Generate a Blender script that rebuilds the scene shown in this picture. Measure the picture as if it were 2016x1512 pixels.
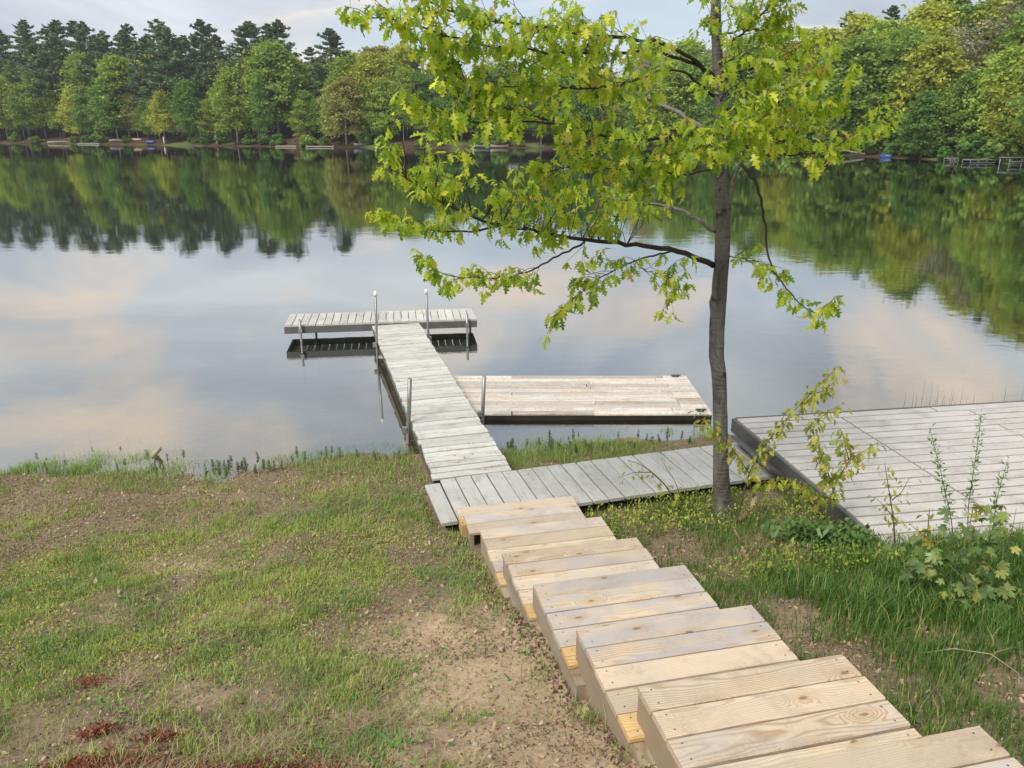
import bpy, math, random
import numpy as np
from mathutils import Vector, Matrix, Euler

# ------------------------------------------------------------------ camera, sky, sun, exposure
scene = bpy.context.scene
for o in list(bpy.data.objects):
    bpy.data.objects.remove(o)
COL = scene.collection
scene.render.engine = 'CYCLES'
scene.render.resolution_x, scene.render.resolution_y = 1024, 768
scene.cycles.max_bounces = 5
scene.cycles.diffuse_bounces = 3
scene.cycles.glossy_bounces = 2
scene.cycles.transmission_bounces = 3
scene.cycles.volume_bounces = 0
scene.cycles.transparent_max_bounces = 8

CAM_H = 4.2
cam_d = bpy.data.cameras.new('camera')
cam_d.sensor_width = 36.0
cam_d.lens = 36.0 * 1515.0 / 2016.0
cam_d.clip_end = 2000.0
cam_d.clip_start = 0.05
cam = bpy.data.objects.new('camera', cam_d)
COL.objects.link(cam)
cam.location = (0, 0, CAM_H)
cam.rotation_euler = (math.radians(90 - 18.5), 0, 0)
scene.camera = cam

SUN_EL, SUN_AZ = 50.0, -138.0          # degrees; azimuth from +Y, negative = left
sun_d = bpy.data.lights.new('sun', 'SUN')
sun_d.energy = 2.9
sun_d.angle = math.radians(24)
sun_d.color = (1.0, 0.93, 0.83)
sun = bpy.data.objects.new('sun', sun_d)
COL.objects.link(sun)
sd = Vector((math.sin(math.radians(SUN_AZ)) * math.cos(math.radians(SUN_EL)),
             math.cos(math.radians(SUN_AZ)) * math.cos(math.radians(SUN_EL)),
             math.sin(math.radians(SUN_EL))))
sun.rotation_euler = sd.to_track_quat('Z', 'Y').to_euler()
sun.location = (-20, 20, 30)

scene.view_settings.view_transform = 'Standard'
scene.view_settings.look = 'None'
scene.view_settings.gamma = 1.0
scene.view_settings.exposure = 0.68
scene.view_settings.use_curve_mapping = False

SKY_STRENGTH = 0.1


def nd(nt, kind, ins=None, **attrs):
    n = nt.nodes.new(kind)
    for k, v in attrs.items():
        setattr(n, k, v)
    for k, v in (ins or {}).items():
        s = n.inputs[k]
        if hasattr(v, 'is_output') or isinstance(v, bpy.types.NodeSocket):
            nt.links.new(v, s)
        else:
            s.default_value = v
    return n


def ramp(nt, fac, stops, interp='LINEAR'):
    n = nt.nodes.new('ShaderNodeValToRGB')
    cr = n.color_ramp
    cr.interpolation = interp
    while len(cr.elements) < len(stops):
        cr.elements.new(0.5)
    for e, (p, c) in zip(cr.elements, stops):
        e.position = p
        e.color = (c[0], c[1], c[2], 1) if not isinstance(c, (int, float)) else (c, c, c, 1)
    nt.links.new(fac, n.inputs['Fac'])
    return n.outputs['Color']


def mth(nt, op, a, b=None, c=None, clamp=False):
    n = nt.nodes.new('ShaderNodeMath')
    n.operation = op
    n.use_clamp = clamp
    for i, v in enumerate((a, b, c)):
        if v is None:
            continue
        if isinstance(v, (int, float)):
            n.inputs[i].default_value = v
        else:
            nt.links.new(v, n.inputs[i])
    return n.outputs[0]


def mix(nt, fac, a, b, blend='MIX'):
    n = nt.nodes.new('ShaderNodeMix')
    n.data_type = 'RGBA'
    n.blend_type = blend
    for idx, v in ((0, fac), (6, a), (7, b)):
        s = n.inputs[idx]
        if isinstance(v, bpy.types.NodeSocket):
            nt.links.new(v, s)
        elif isinstance(v, (int, float)):
            s.default_value = v
        else:
            s.default_value = (v[0], v[1], v[2], 1)
    return n.outputs[2]


def vmul(nt, v, k):
    n = nt.nodes.new('ShaderNodeVectorMath')
    n.operation = 'MULTIPLY'
    nt.links.new(v, n.inputs[0])
    n.inputs[1].default_value = k if hasattr(k, '__len__') else (k, k, k)
    return n.outputs[0]


def vadd(nt, v, w):
    n = nt.nodes.new('ShaderNodeVectorMath')
    n.operation = 'ADD'
    nt.links.new(v, n.inputs[0])
    if isinstance(w, bpy.types.NodeSocket):
        nt.links.new(w, n.inputs[1])
    else:
        n.inputs[1].default_value = w
    return n.outputs[0]


def noise(nt, vec, scale, detail=4, rough=0.55, dist=0.0):
    return nd(nt, 'ShaderNodeTexNoise', {'Vector': vec, 'Scale': scale, 'Detail': detail,
                                         'Roughness': rough, 'Distortion': dist}).outputs['Fac']


def make_world():
    w = bpy.data.worlds.new('World')
    scene.world = w
    w.use_nodes = True
    nt = w.node_tree
    nt.nodes.clear()
    out = nd(nt, 'ShaderNodeOutputWorld')
    bg = nd(nt, 'ShaderNodeBackground', {'Strength': SKY_STRENGTH})
    sky = nt.nodes.new('ShaderNodeTexSky')
    sky.sky_type = 'NISHITA'
    sky.sun_disc = False
    sky.sun_elevation = math.radians(SUN_EL)
    sky.sun_rotation = math.radians(SUN_AZ)
    sky.air_density = 1.0
    sky.dust_density = 1.5
    tc = nd(nt, 'ShaderNodeTexCoord').outputs['Generated']
    sep = nd(nt, 'ShaderNodeSeparateXYZ', {0: tc})
    zz = mth(nt, 'ADD', mth(nt, 'ABSOLUTE', sep.outputs[2]), 0.22)
    px = mth(nt, 'DIVIDE', sep.outputs[0], zz)
    py = mth(nt, 'DIVIDE', sep.outputs[1], zz)
    P = nd(nt, 'ShaderNodeCombineXYZ', {0: px, 1: py, 2: 0.0}).outputs[0]
    P1 = vadd(nt, P, (3.1, 1.7, 0.0))
    n1 = noise(nt, P1, 0.75, 7, 0.56, 0.5)          # cloud cover
    n2 = noise(nt, vadd(nt, P, (2.3, 14.1, 2.0)), 1.25, 6, 0.55, 0.5)  # warm lit tops
    n3 = noise(nt, vadd(nt, P, (5.0, 21.0, 4.0)), 0.9, 5, 0.5, 0.6)   # grey bases
    cover = ramp(nt, n1, [(0.30, 0.0), (0.52, 1.0)])
    grey = ramp(nt, n3, [(0.36, (3.2, 3.5, 4.05)), (0.52, (4.4, 4.75, 5.25)), (0.64, (6.1, 6.3, 6.5))])
    warm = ramp(nt, n2, [(0.53, 0.0), (0.66, 1.0)])
    cloud = mix(nt, warm, grey, (7.5, 6.25, 5.2))
    skyc = mix(nt, 0.55, vmul(nt, sky.outputs[0], 0.8), (4.3, 4.95, 5.8))
    col = mix(nt, cover, skyc, cloud)
    nt.links.new(col, bg.inputs['Color'])
    nt.links.new(bg.outputs[0], out.inputs[0])


make_world()

# ------------------------------------------------------------------ helpers
RNG = random.Random(7)
NR = np.random.default_rng(7)
RM = {}


def tag(o, label=None, cat=None, group=None, kind=None):
    if label: o['label'] = label
    if cat: o['category'] = cat
    if group: o['group'] = group
    if kind: o['kind'] = kind
    return o


def root(name, M, label, cat, group=None):
    o = bpy.data.objects.new(name, None)
    o.empty_display_size = 0.2
    COL.objects.link(o)
    if not isinstance(M, Matrix):
        M = Matrix.Translation(M)
    o.matrix_world = M
    RM[o.name] = M.copy()
    return tag(o, label, cat, group)


def link(name, mesh, parent=None, local=None, world=None):
    o = bpy.data.objects.new(name, mesh)
    COL.objects.link(o)
    if parent is not None:
        o.parent = parent
        if world is not None:
            local = RM[parent.name].inverted() @ world
        L = local if local is not None else Matrix.Identity(4)
        o.matrix_local = L
        if parent.name in RM:
            RM[o.name] = RM[parent.name] @ L
    else:
        W = world if world is not None else (local if local is not None else Matrix.Identity(4))
        o.matrix_world = W
        RM[o.name] = W.copy()
    return o


def np_mesh(name, V, F, mats, rnd=None, smooth=False, midx=None):
    """V (n,3); F (m,k) array or list of such arrays."""
    Fs = F if isinstance(F, list) else [F]
    Fs = [np.asarray(f, dtype=np.int32) for f in Fs if len(f)]
    me = bpy.data.meshes.new(name)
    me.vertices.add(len(V))
    me.vertices.foreach_set('co', np.ascontiguousarray(V, dtype=np.float32).ravel())
    nl = sum(f.size for f in Fs)
    nf = sum(len(f) for f in Fs)
    me.loops.add(nl)
    me.polygons.add(nf)
    me.loops.foreach_set('vertex_index', np.concatenate([f.ravel() for f in Fs]))
    tot = np.concatenate([np.full(len(f), f.shape[1], np.int32) for f in Fs])
    st = np.concatenate([[0], np.cumsum(tot)[:-1]]).astype(np.int32)
    me.polygons.foreach_set('loop_start', st)
    if smooth:
        me.polygons.foreach_set('use_smooth', np.ones(nf, bool))
    for m in (mats if isinstance(mats, (list, tuple)) else [mats]):
        me.materials.append(m)
    if midx is not None:
        me.polygons.foreach_set('material_index', np.asarray(midx, np.int32))
    if rnd is not None:
        a = me.attributes.new('rnd', 'FLOAT', 'POINT')
        a.data.foreach_set('value', np.asarray(rnd, np.float32))
    me.update(calc_edges=True)
    me.validate()
    return me


class MB:
    """collects boxes, tubes and prisms into one mesh"""
    def __init__(self):
        self.v = []; self.f = []; self.m = []; self.s = []

    def add(self, vs, fs, mi=0, smooth=False):
        b = len(self.v)
        self.v += [tuple(p) for p in vs]
        for f in fs:
            self.f.append([i + b for i in f]); self.m.append(mi); self.s.append(smooth)

    def box(self, c, s, mi=0, M=None):
        x, y, z = s[0] / 2, s[1] / 2, s[2] / 2
        vs = [Vector((c[0] + a * x, c[1] + b * y, c[2] + d * z)) for d in (-1, 1) for b in (-1, 1) for a in (-1, 1)]
        if M is not None: vs = [M @ p for p in vs]
        self.add(vs, [(0, 2, 3, 1), (4, 5, 7, 6), (0, 1, 5, 4), (2, 6, 7, 3), (0, 4, 6, 2), (1, 3, 7, 5)], mi)

    def cbox(self, c, s, ch=0.005, mi=0, M=None):
        """box, long axis x, four long edges chamfered"""
        hx, hy, hz = s[0] / 2, s[1] / 2, s[2] / 2
        prof = [(-hy + ch, -hz), (hy - ch, -hz), (hy, -hz + ch), (hy, hz - ch), (hy - ch, hz), (-hy + ch, hz), (-hy, hz - ch), (-hy, -hz + ch)]
        vs = [Vector((c[0] + sx * hx, c[1] + p[0], c[2] + p[1])) for sx in (-1, 1) for p in prof]
        if M is not None: vs = [M @ p for p in vs]
        fs = [(i, (i + 1) % 8, 8 + (i + 1) % 8, 8 + i) for i in range(8)]
        fs = [f[::-1] for f in fs]
        fs += [tuple(range(8)), tuple(range(15, 7, -1))]
        fs = [f[::-1] for f in fs]
        self.add(vs, fs, mi)

    def tube(self, pts, rads, n=8, mi=0, caps=True, smooth=True, bump=None):
        pts = [Vector(p) for p in pts]
        if not hasattr(rads, '__len__'): rads = [rads] * len(pts)
        vs = []; prev = None
        for i, p in enumerate(pts):
            t = (pts[min(i + 1, len(pts) - 1)] - pts[max(i - 1, 0)]).normalized()
            if prev is None:
                a = Vector((0, 0, 1)) if abs(t.z) < 0.9 else Vector((1, 0, 0))
                u = t.cross(a).normalized()
            else:
                u = (prev - t * prev.dot(t)).normalized()
            prev = u
            w = t.cross(u)
            for k in range(n):
                a = 2 * math.pi * k / n
                r = rads[i]
                if bump: r *= 1 + bump(i, k)
                vs.append(p + (u * math.cos(a) + w * math.sin(a)) * r)
        fs = []
        for i in range(len(pts) - 1):
            for k in range(n):
                fs.append((i * n + k, i * n + (k + 1) % n, (i + 1) * n + (k + 1) % n, (i + 1) * n + k))
        b = len(self.v)
        self.add(vs, fs, mi, smooth)
        if caps:
            e = (len(pts) - 1) * n
            self.f.append([b + k for k in range(n)][::-1]); self.m.append(mi); self.s.append(False)
            self.f.append([b + e + k for k in range(n)]); self.m.append(mi); self.s.append(False)

    def prism(self, poly, axis_vec, mi=0):
        """poly: list of 3D points (planar), extruded by axis_vec"""
        n = len(poly); a = Vector(axis_vec)
        vs = [Vector(p) for p in poly] + [Vector(p) + a for p in poly]
        fs = [tuple(range(n))[::-1], tuple(range(n, 2 * n))] + [(i, (i + 1) % n, n + (i + 1) % n, n + i) for i in range(n)]
        self.add(vs, fs, mi)

    def mesh(self, name, mats):
        me = bpy.data.meshes.new(name)
        me.from_pydata([tuple(p) for p in self.v], [], self.f)
        for m in (mats if isinstance(mats, (list, tuple)) else [mats]):
            me.materials.append(m)
        me.polygons.foreach_set('material_index', self.m)
        me.polygons.foreach_set('use_smooth', self.s)
        me.update()
        return me

    def obj(self, name, mats, parent=None, local=None, world=None):
        return link(name, self.mesh(name, mats), parent, local, world)


def lattice(seed):
    return np.random.default_rng(seed).random((256, 256))


_LAT = {}


def vnoise(x, y, scale, seed):
    """smooth value noise in 0..1"""
    if seed not in _LAT: _LAT[seed] = lattice(seed)
    L = _LAT[seed]
    x = np.asarray(x, float) * scale + 71.3; y = np.asarray(y, float) * scale + 33.7
    xi = np.floor(x).astype(int); yi = np.floor(y).astype(int)
    fx = x - xi; fy = y - yi
    fx = fx * fx * (3 - 2 * fx); fy = fy * fy * (3 - 2 * fy)
    g = lambda a, b: L[(xi + a) % 256, (yi + b) % 256]
    return (g(0, 0) * (1 - fx) + g(1, 0) * fx) * (1 - fy) + (g(0, 1) * (1 - fx) + g(1, 1) * fx) * fy


def fbm(x, y, scale, seed, oct=3):
    s = 0; a = 1; t = 0
    for i in range(oct):
        s = s + a * vnoise(x, y, scale * 2 ** i, seed + i); t += a; a *= 0.5
    return s / t


def sstep(a, b, x):
    t = np.clip((np.asarray(x, float) - a) / (b - a), 0, 1)
    return t * t * (3 - 2 * t)

# ------------------------------------------------------------------ materials
def new_mat(name):
    m = bpy.data.materials.new(name)
    m.use_nodes = True
    nt = m.node_tree
    nt.nodes.clear()
    out = nd(nt, 'ShaderNodeOutputMaterial')
    return m, nt, out


def principled(nt, out, color, rough=0.6, bump=None, bstr=0.3, bdist=0.01, spec=0.5, metal=0.0):
    p = nd(nt, 'ShaderNodeBsdfPrincipled')
    for k, v in (('Base Color', color), ('Roughness', rough), ('Specular IOR Level', spec), ('Metallic', metal)):
        if isinstance(v, bpy.types.NodeSocket): nt.links.new(v, p.inputs[k])
        elif k == 'Base Color': p.inputs[k].default_value = (*v, 1)
        else: p.inputs[k].default_value = v
    if bump is not None:
        b = nd(nt, 'ShaderNodeBump', {'Height': bump, 'Strength': bstr, 'Distance': bdist})
        nt.links.new(b.outputs[0], p.inputs['Normal'])
    nt.links.new(p.outputs[0], out.inputs[0])
    return p


def plain(name, color, rough=0.6, var=0.15, scale=8.0, metal=0.0, spec=0.5):
    m, nt, out = new_mat(name)
    tc = nd(nt, 'ShaderNodeTexCoord').outputs['Object']
    n = noise(nt, tc, scale, 5, 0.6)
    k = ramp(nt, n, [(0.3, 1 - var), (0.7, 1 + 0.0)])
    c = mix(nt, 1.0, color, k, 'MULTIPLY')
    principled(nt, out, c, rough, n, 0.2, 0.004, spec, metal)
    return m


def rnd_socket(nt):
    a = nd(nt, 'ShaderNodeAttribute', attribute_name='rnd').outputs['Fac']
    r = nd(nt, 'ShaderNodeObjectInfo').outputs['Random']
    return mth(nt, 'ADD', a, mth(nt, 'MULTIPLY', mth(nt, 'LESS_THAN', a, 0.0005), r)), r


def leaf_mat(name, stops, trans=0.45, rough=0.45, spec=0.35, tboost=1.25, warm=None):
    m, nt, out = new_mat(name)
    r, orn = rnd_socket(nt)
    c = ramp(nt, r, stops)
    c = mix(nt, 1.0, c, mth(nt, 'ADD', mth(nt, 'MULTIPLY', orn, 0.34), 0.83), 'MULTIPLY')
    p = nd(nt, 'ShaderNodeBsdfPrincipled', {'Base Color': c, 'Roughness': rough, 'Specular IOR Level': spec})
    tcol = mix(nt, 1.0, c, warm or (tboost, tboost, tboost * 0.6), 'MULTIPLY')
    t = nd(nt, 'ShaderNodeBsdfTranslucent', {'Color': tcol})
    ms = nd(nt, 'ShaderNodeMixShader', {0: trans, 1: p.outputs[0], 2: t.outputs[0]})
    nt.links.new(ms.outputs[0], out.inputs[0])
    return m


def pine_mat(name, tint, grey, upright=False):
    """new pine lumber, board length along local x, cut from rings below the face"""
    m, nt, out = new_mat(name)
    tc = nd(nt, 'ShaderNodeTexCoord').outputs['Object']
    if upright:
        sx = nd(nt, 'ShaderNodeSeparateXYZ', {0: tc})
        tc = nd(nt, 'ShaderNodeCombineXYZ', {0: sx.outputs[1], 1: sx.outputs[2], 2: sx.outputs[0]}).outputs[0]
    rn = nd(nt, 'ShaderNodeObjectInfo').outputs['Random']
    off = nd(nt, 'ShaderNodeCombineXYZ', {0: mth(nt, 'MULTIPLY', rn, 57.0), 1: mth(nt, 'MULTIPLY', rn, 23.0), 2: mth(nt, 'MULTIPLY', rn, 91.0)}).outputs[0]
    q = vadd(nt, tc, off)
    s = nd(nt, 'ShaderNodeSeparateXYZ', {0: tc})
    # knots
    kv = vmul(nt, q, (2.3, 5.2, 0.0))
    vor = nd(nt, 'ShaderNodeTexVoronoi', {'Vector': kv, 'Scale': 1.0, 'Randomness': 1.0}, voronoi_dimensions='2D')
    kd = mth(nt, 'ADD', vor.outputs['Distance'], mth(nt, 'MULTIPLY', mth(nt, 'SUBTRACT', noise(nt, q, 30.0, 3, 0.6), 0.5), 0.07))
    ksep = nd(nt, 'ShaderNodeSeparateColor', {0: vor.outputs['Color']})
    kon = mth(nt, 'GREATER_THAN', ksep.outputs[0], 0.5)
    knot = mth(nt, 'MULTIPLY', kon, nd(nt, 'ShaderNodeMapRange', {'Value': kd, 'From Min': 0.03, 'From Max': 0.085, 'To Min': 1.0, 'To Max': 0.0}, interpolation_type='SMOOTHSTEP').outputs[0])
    halo = mth(nt, 'MULTIPLY', kon, nd(nt, 'ShaderNodeMapRange', {'Value': kd, 'From Min': 0.05, 'From Max': 0.36, 'To Min': 1.0, 'To Max': 0.0}, interpolation_type='SMOOTHSTEP').outputs[0])
    # growth rings
    n1 = noise(nt, vmul(nt, q, (0.9, 3.0, 3.0)), 1.0, 3, 0.5)
    yo = mth(nt, 'ADD', s.outputs[1], mth(nt, 'MULTIPLY', mth(nt, 'SUBTRACT', mth(nt, 'FRACT', mth(nt, 'MULTIPLY', rn, 7.31)), 0.5), 0.22))
    zo = mth(nt, 'ADD', s.outputs[2], mth(nt, 'ADD', mth(nt, 'MULTIPLY', mth(nt, 'FRACT', mth(nt, 'MULTIPLY', rn, 3.77)), 0.10), 0.02))
    r = mth(nt, 'SQRT', mth(nt, 'ADD', mth(nt, 'MULTIPLY', yo, yo), mth(nt, 'MULTIPLY', zo, zo)))
    warp = noise(nt, vmul(nt, q, (4.0, 9.0, 9.0)), 1.0, 2, 0.5)
    r = mth(nt, 'ADD', r, mth(nt, 'ADD', mth(nt, 'MULTIPLY', n1, 0.11), mth(nt, 'MULTIPLY', warp, 0.012)))
    r = mth(nt, 'ADD', r, mth(nt, 'MULTIPLY', halo, 0.05))
    w = mth(nt, 'ADD', mth(nt, 'MULTIPLY', mth(nt, 'SINE', mth(nt, 'MULTIPLY', r, 520.0)), 0.5), 0.5)
    w = mth(nt, 'POWER', w, 2.5)
    fine = noise(nt, vmul(nt, q, (2.5, 160.0, 160.0)), 1.0, 3, 0.6)
    blot = noise(nt, vmul(nt, q, (2.2, 5.0, 5.0)), 1.0, 5, 0.6)
    wk = mth(nt, 'MULTIPLY', w, mth(nt, 'ADD', 0.35, mth(nt, 'MULTIPLY', mth(nt, 'FRACT', mth(nt, 'MULTIPLY', rn, 5.13)), 0.65)))
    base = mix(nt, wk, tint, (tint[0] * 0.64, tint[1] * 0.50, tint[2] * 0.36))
    base = mix(nt, ramp(nt, fine, [(0.3, 0.0), (0.75, 0.35)]), base, (tint[0] * 0.7, tint[1] * 0.62, tint[2] * 0.52))
    rb = mth(nt, 'FRACT', mth(nt, 'MULTIPLY', rn, 13.7))
    gfac = mth(nt, 'MULTIPLY', ramp(nt, blot, [(0.38, 0.0), (0.66, 1.0)]), mth(nt, 'MULTIPLY', mth(nt, 'ADD', mth(nt, 'POWER', rb, 2.0), 0.12), grey), clamp=True)
    base = mix(nt, gfac, base, (0.40, 0.37, 0.35))
    base = mix(nt, mth(nt, 'MULTIPLY', halo, 0.35), base, (tint[0] * 0.62, tint[1] * 0.47, tint[2] * 0.32))
    base = mix(nt, mth(nt, 'MULTIPLY', knot, 0.8), base, (0.17, 0.10, 0.06))
    tone = mth(nt, 'ADD', mth(nt, 'MULTIPLY', mth(nt, 'FRACT', mth(nt, 'MULTIPLY', rn, 29.3)), 0.26), 0.80)
    base = mix(nt, 1.0, base, tone, 'MULTIPLY')
    dirt = mth(nt, 'MULTIPLY', ramp(nt, noise(nt, q, 3.3, 6, 0.7, 0.5), [(0.46, 0.0), (0.70, 0.9)]), ramp(nt, noise(nt, q, 45.0, 4, 0.7), [(0.35, 0.15), (0.6, 0.7)]))
    base = mix(nt, dirt, base, (0.25, 0.20, 0.155))
    crumbs = ramp(nt, noise(nt, q, 150.0, 2, 0.5), [(0.70, 0.0), (0.76, 0.6)])
    base = mix(nt, crumbs, base, (0.20, 0.14, 0.09))
    h = mth(nt, 'ADD', mth(nt, 'MULTIPLY', w, -0.5), mth(nt, 'MULTIPLY', fine, 0.7))
    principled(nt, out, base, 0.62, h, 0.35, 0.002, 0.35)
    return m


def paint_mat(name, paint, wear, under=(0.30, 0.25, 0.20), tonevar=0.12, crack=0.6, spec=0.4, streak=(2.0, 14.0, 14.0)):
    """grey painted planks: cracks along the length, patches worn to the wood"""
    m, nt, out = new_mat(name)
    tc = nd(nt, 'ShaderNodeTexCoord').outputs['Object']
    rn = nd(nt, 'ShaderNodeObjectInfo').outputs['Random']
    off = nd(nt, 'ShaderNodeCombineXYZ', {0: mth(nt, 'MULTIPLY', rn, 77.0), 1: mth(nt, 'MULTIPLY', rn, 31.0), 2: mth(nt, 'MULTIPLY', rn, 53.0)}).outputs[0]
    q = vadd(nt, tc, off)
    fine = noise(nt, vmul(nt, q, (3.5, 90.0, 90.0)), 1.0, 4, 0.65)
    mid = noise(nt, vmul(nt, q, streak), 1.0, 5, 0.65)
    spots = noise(nt, q, 22.0, 5, 0.7)
    blot = noise(nt, q, 3.0, 4, 0.6)
    c = mix(nt, ramp(nt, blot, [(0.3, 0.0), (0.7, 1.0)]), (paint[0] * 0.86, paint[1] * 0.87, paint[2] * 0.86), paint)
    c = mix(nt, ramp(nt, fine, [(0.30, crack), (0.44, 0.0)]), c, (0.12, 0.11, 0.10))
    lo = 0.62 - wear * 0.28
    wr = mth(nt, 'MULTIPLY', ramp(nt, mid, [(lo, 0.0), (lo + 0.07, 1.0)]), ramp(nt, spots, [(0.38, 0.0), (0.55, 1.0)]))
    ucol = mix(nt, fine, (under[0] * 0.55, under[1] * 0.5, under[2] * 0.45), (under[0] * 1.25, under[1] * 1.2, under[2] * 1.15))
    c = mix(nt, wr, c, ucol)
    c = mix(nt, ramp(nt, spots, [(0.72, 0.0), (0.78, 0.7)]), c, (0.75, 0.75, 0.72))
    tone = mth(nt, 'ADD', mth(nt, 'MULTIPLY', mth(nt, 'FRACT', mth(nt, 'MULTIPLY', rn, 29.3)), tonevar * 2), 1 - tonevar)
    c = mix(nt, 1.0, c, tone, 'MULTIPLY')
    stain = mth(nt, 'MULTIPLY', ramp(nt, noise(nt, q, 2.1, 6, 0.7, 0.6), [(0.50, 0.0), (0.72, 0.55)]), ramp(nt, spots, [(0.3, 0.4), (0.6, 1.0)]))
    c = mix(nt, stain, c, (0.17, 0.155, 0.13))
    h = mth(nt, 'SUBTRACT', fine, mth(nt, 'MULTIPLY', wr, 0.4))
    principled(nt, out, c, 0.55, h, 0.35, 0.003, spec)
    return m


M = {}
M['pine'] = pine_mat('new_pine', (0.57, 0.475, 0.355), 1.8)
M['pine_fresh'] = pine_mat('fresh_pine', (0.58, 0.41, 0.19), 0.0)
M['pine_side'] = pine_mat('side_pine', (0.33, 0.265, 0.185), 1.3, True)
M['screw'] = plain('screw_steel', (0.06, 0.055, 0.05), 0.5, 0.3, 40)
M['dock'] = paint_mat('dock_paint', (0.485, 0.48, 0.45), 0.22, (0.34, 0.29, 0.23), 0.13, 0.5)
M['landing'] = paint_mat('landing_paint', (0.40, 0.402, 0.38), 0.22, (0.34, 0.31, 0.27), 0.10, 0.6)
M['raft'] = paint_mat('raft_paint', (0.50, 0.505, 0.485), 0.62, (0.47, 0.37, 0.265), 0.26, 0.85, 0.4, (1.1, 34.0, 34.0))
M['deck'] = paint_mat('deck_paint', (0.46, 0.44, 0.415), 0.06, (0.3, 0.27, 0.23), 0.06, 0.25, 0.5)
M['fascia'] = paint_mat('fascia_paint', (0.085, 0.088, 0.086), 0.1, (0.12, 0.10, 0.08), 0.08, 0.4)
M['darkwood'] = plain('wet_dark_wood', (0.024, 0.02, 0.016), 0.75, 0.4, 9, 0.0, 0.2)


def galvanised():
    m, nt, out = new_mat('galvanised_pipe')
    tc = nd(nt, 'ShaderNodeTexCoord').outputs['Object']
    n = noise(nt, tc, 14, 4, 0.6)
    rust = ramp(nt, noise(nt, vmul(nt, tc, (3, 3, 2.2)), 2.0, 5, 0.6), [(0.56, 0.0), (0.63, 1.0)])
    c = mix(nt, n, (0.16, 0.165, 0.17), (0.30, 0.305, 0.31))
    c = mix(nt, rust, c, (0.20, 0.075, 0.035))
    principled(nt, out, c, 0.5, n, 0.2, 0.002, 0.5, mth(nt, 'SUBTRACT', 0.55, mth(nt, 'MULTIPLY', rust, 0.5)))
    return m


def galvanised_clean():
    m, nt, out = new_mat('clean_galvanised_pipe')
    tc = nd(nt, 'ShaderNodeTexCoord').outputs['Object']
    n = noise(nt, tc, 14, 4, 0.6)
    c = mix(nt, n, (0.16, 0.165, 0.17), (0.30, 0.305, 0.31))
    principled(nt, out, c, 0.45, n, 0.2, 0.002, 0.5, 0.55)
    return m


M['pipe'] = galvanised()
M['pipe_clean'] = galvanised_clean()
M['white_plastic'] = plain('white_plastic', (0.8, 0.8, 0.78), 0.4, 0.05)


def bark_mat(name, a, b, c, scale=1.0):
    m, nt, out = new_mat(name)
    tc = nd(nt, 'ShaderNodeTexCoord').outputs['Object']
    n = noise(nt, vmul(nt, tc, (9 * scale, 9 * scale, 3.0 * scale)), 1.0, 6, 0.65, 0.4)
    rings = noise(nt, vmul(nt, tc, (6 * scale, 6 * scale, 48 * scale)), 1.0, 4, 0.6, 0.2)
    blot = noise(nt, vmul(nt, tc, (5.0 * scale, 5.0 * scale, 4.0 * scale)), 1.0, 5, 0.65, 0.6)
    col = mix(nt, ramp(nt, n, [(0.3, 0.0), (0.7, 1.0)]), a, b)
    col = mix(nt, ramp(nt, rings, [(0.56, 0.0), (0.72, 0.55)]), col, c)
    col = mix(nt, ramp(nt, blot, [(0.58, 0.0), (0.64, 0.85)]), col, c)
    h = mth(nt, 'ADD', n, mth(nt, 'MULTIPLY', rings, 0.5))
    principled(nt, out, col, 0.85, h, 1.0, 0.025, 0.2)
    return m


M['bark'] = bark_mat('oak_bark', (0.06, 0.055, 0.05), (0.175, 0.165, 0.152), (0.022, 0.02, 0.018))
M['limb'] = bark_mat('limb_bark', (0.035, 0.030, 0.026), (0.075, 0.066, 0.057), (0.02, 0.018, 0.015), 2.0)
M['limb_pale'] = bark_mat('pale_limb_bark', (0.13, 0.12, 0.11), (0.22, 0.21, 0.19), (0.05, 0.045, 0.04), 2.0)
M['far_bark'] = plain('far_bark', (0.14, 0.12, 0.10), 0.9, 0.4, 1.2)
M['birch_bark'] = plain('pale_far_bark', (0.32, 0.30, 0.27), 0.9, 0.4, 1.2)

M['oak_leaf'] = leaf_mat('oak_leaf', [(0.0, (0.08, 0.16, 0.02)), (0.25, (0.19, 0.30, 0.03)), (0.5, (0.33, 0.43, 0.035)), (0.75, (0.46, 0.52, 0.05)), (0.94, (0.52, 0.52, 0.08)), (1.0, (0.44, 0.33, 0.09))], 0.58, 0.4, 0.45, 1.8)
M['young_leaf'] = leaf_mat('young_oak_leaf', [(0.0, (0.22, 0.29, 0.04)), (0.6, (0.34, 0.36, 0.05)), (0.88, (0.38, 0.36, 0.06)), (1.0, (0.32, 0.20, 0.06))], 0.45, 0.45, 0.35)
M['maple_leaf'] = leaf_mat('maple_leaf', [(0.0, (0.09, 0.16, 0.055)), (0.5, (0.15, 0.22, 0.07)), (0.9, (0.20, 0.25, 0.07)), (1.0, (0.29, 0.27, 0.06))], 0.35, 0.4, 0.4)
M['willow_leaf'] = leaf_mat('shoot_leaf', [(0.0, (0.07, 0.15, 0.035)), (1.0, (0.14, 0.24, 0.06))], 0.3)
M['dead_leaf'] = leaf_mat('dead_leaf', [(0.0, (0.20, 0.12, 0.07)), (0.5, (0.36, 0.25, 0.16)), (1.0, (0.46, 0.37, 0.27))], 0.2, 0.7, 0.2)
M['stem'] = plain('green_brown_stem', (0.09, 0.07, 0.04), 0.8, 0.3, 20)
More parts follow.
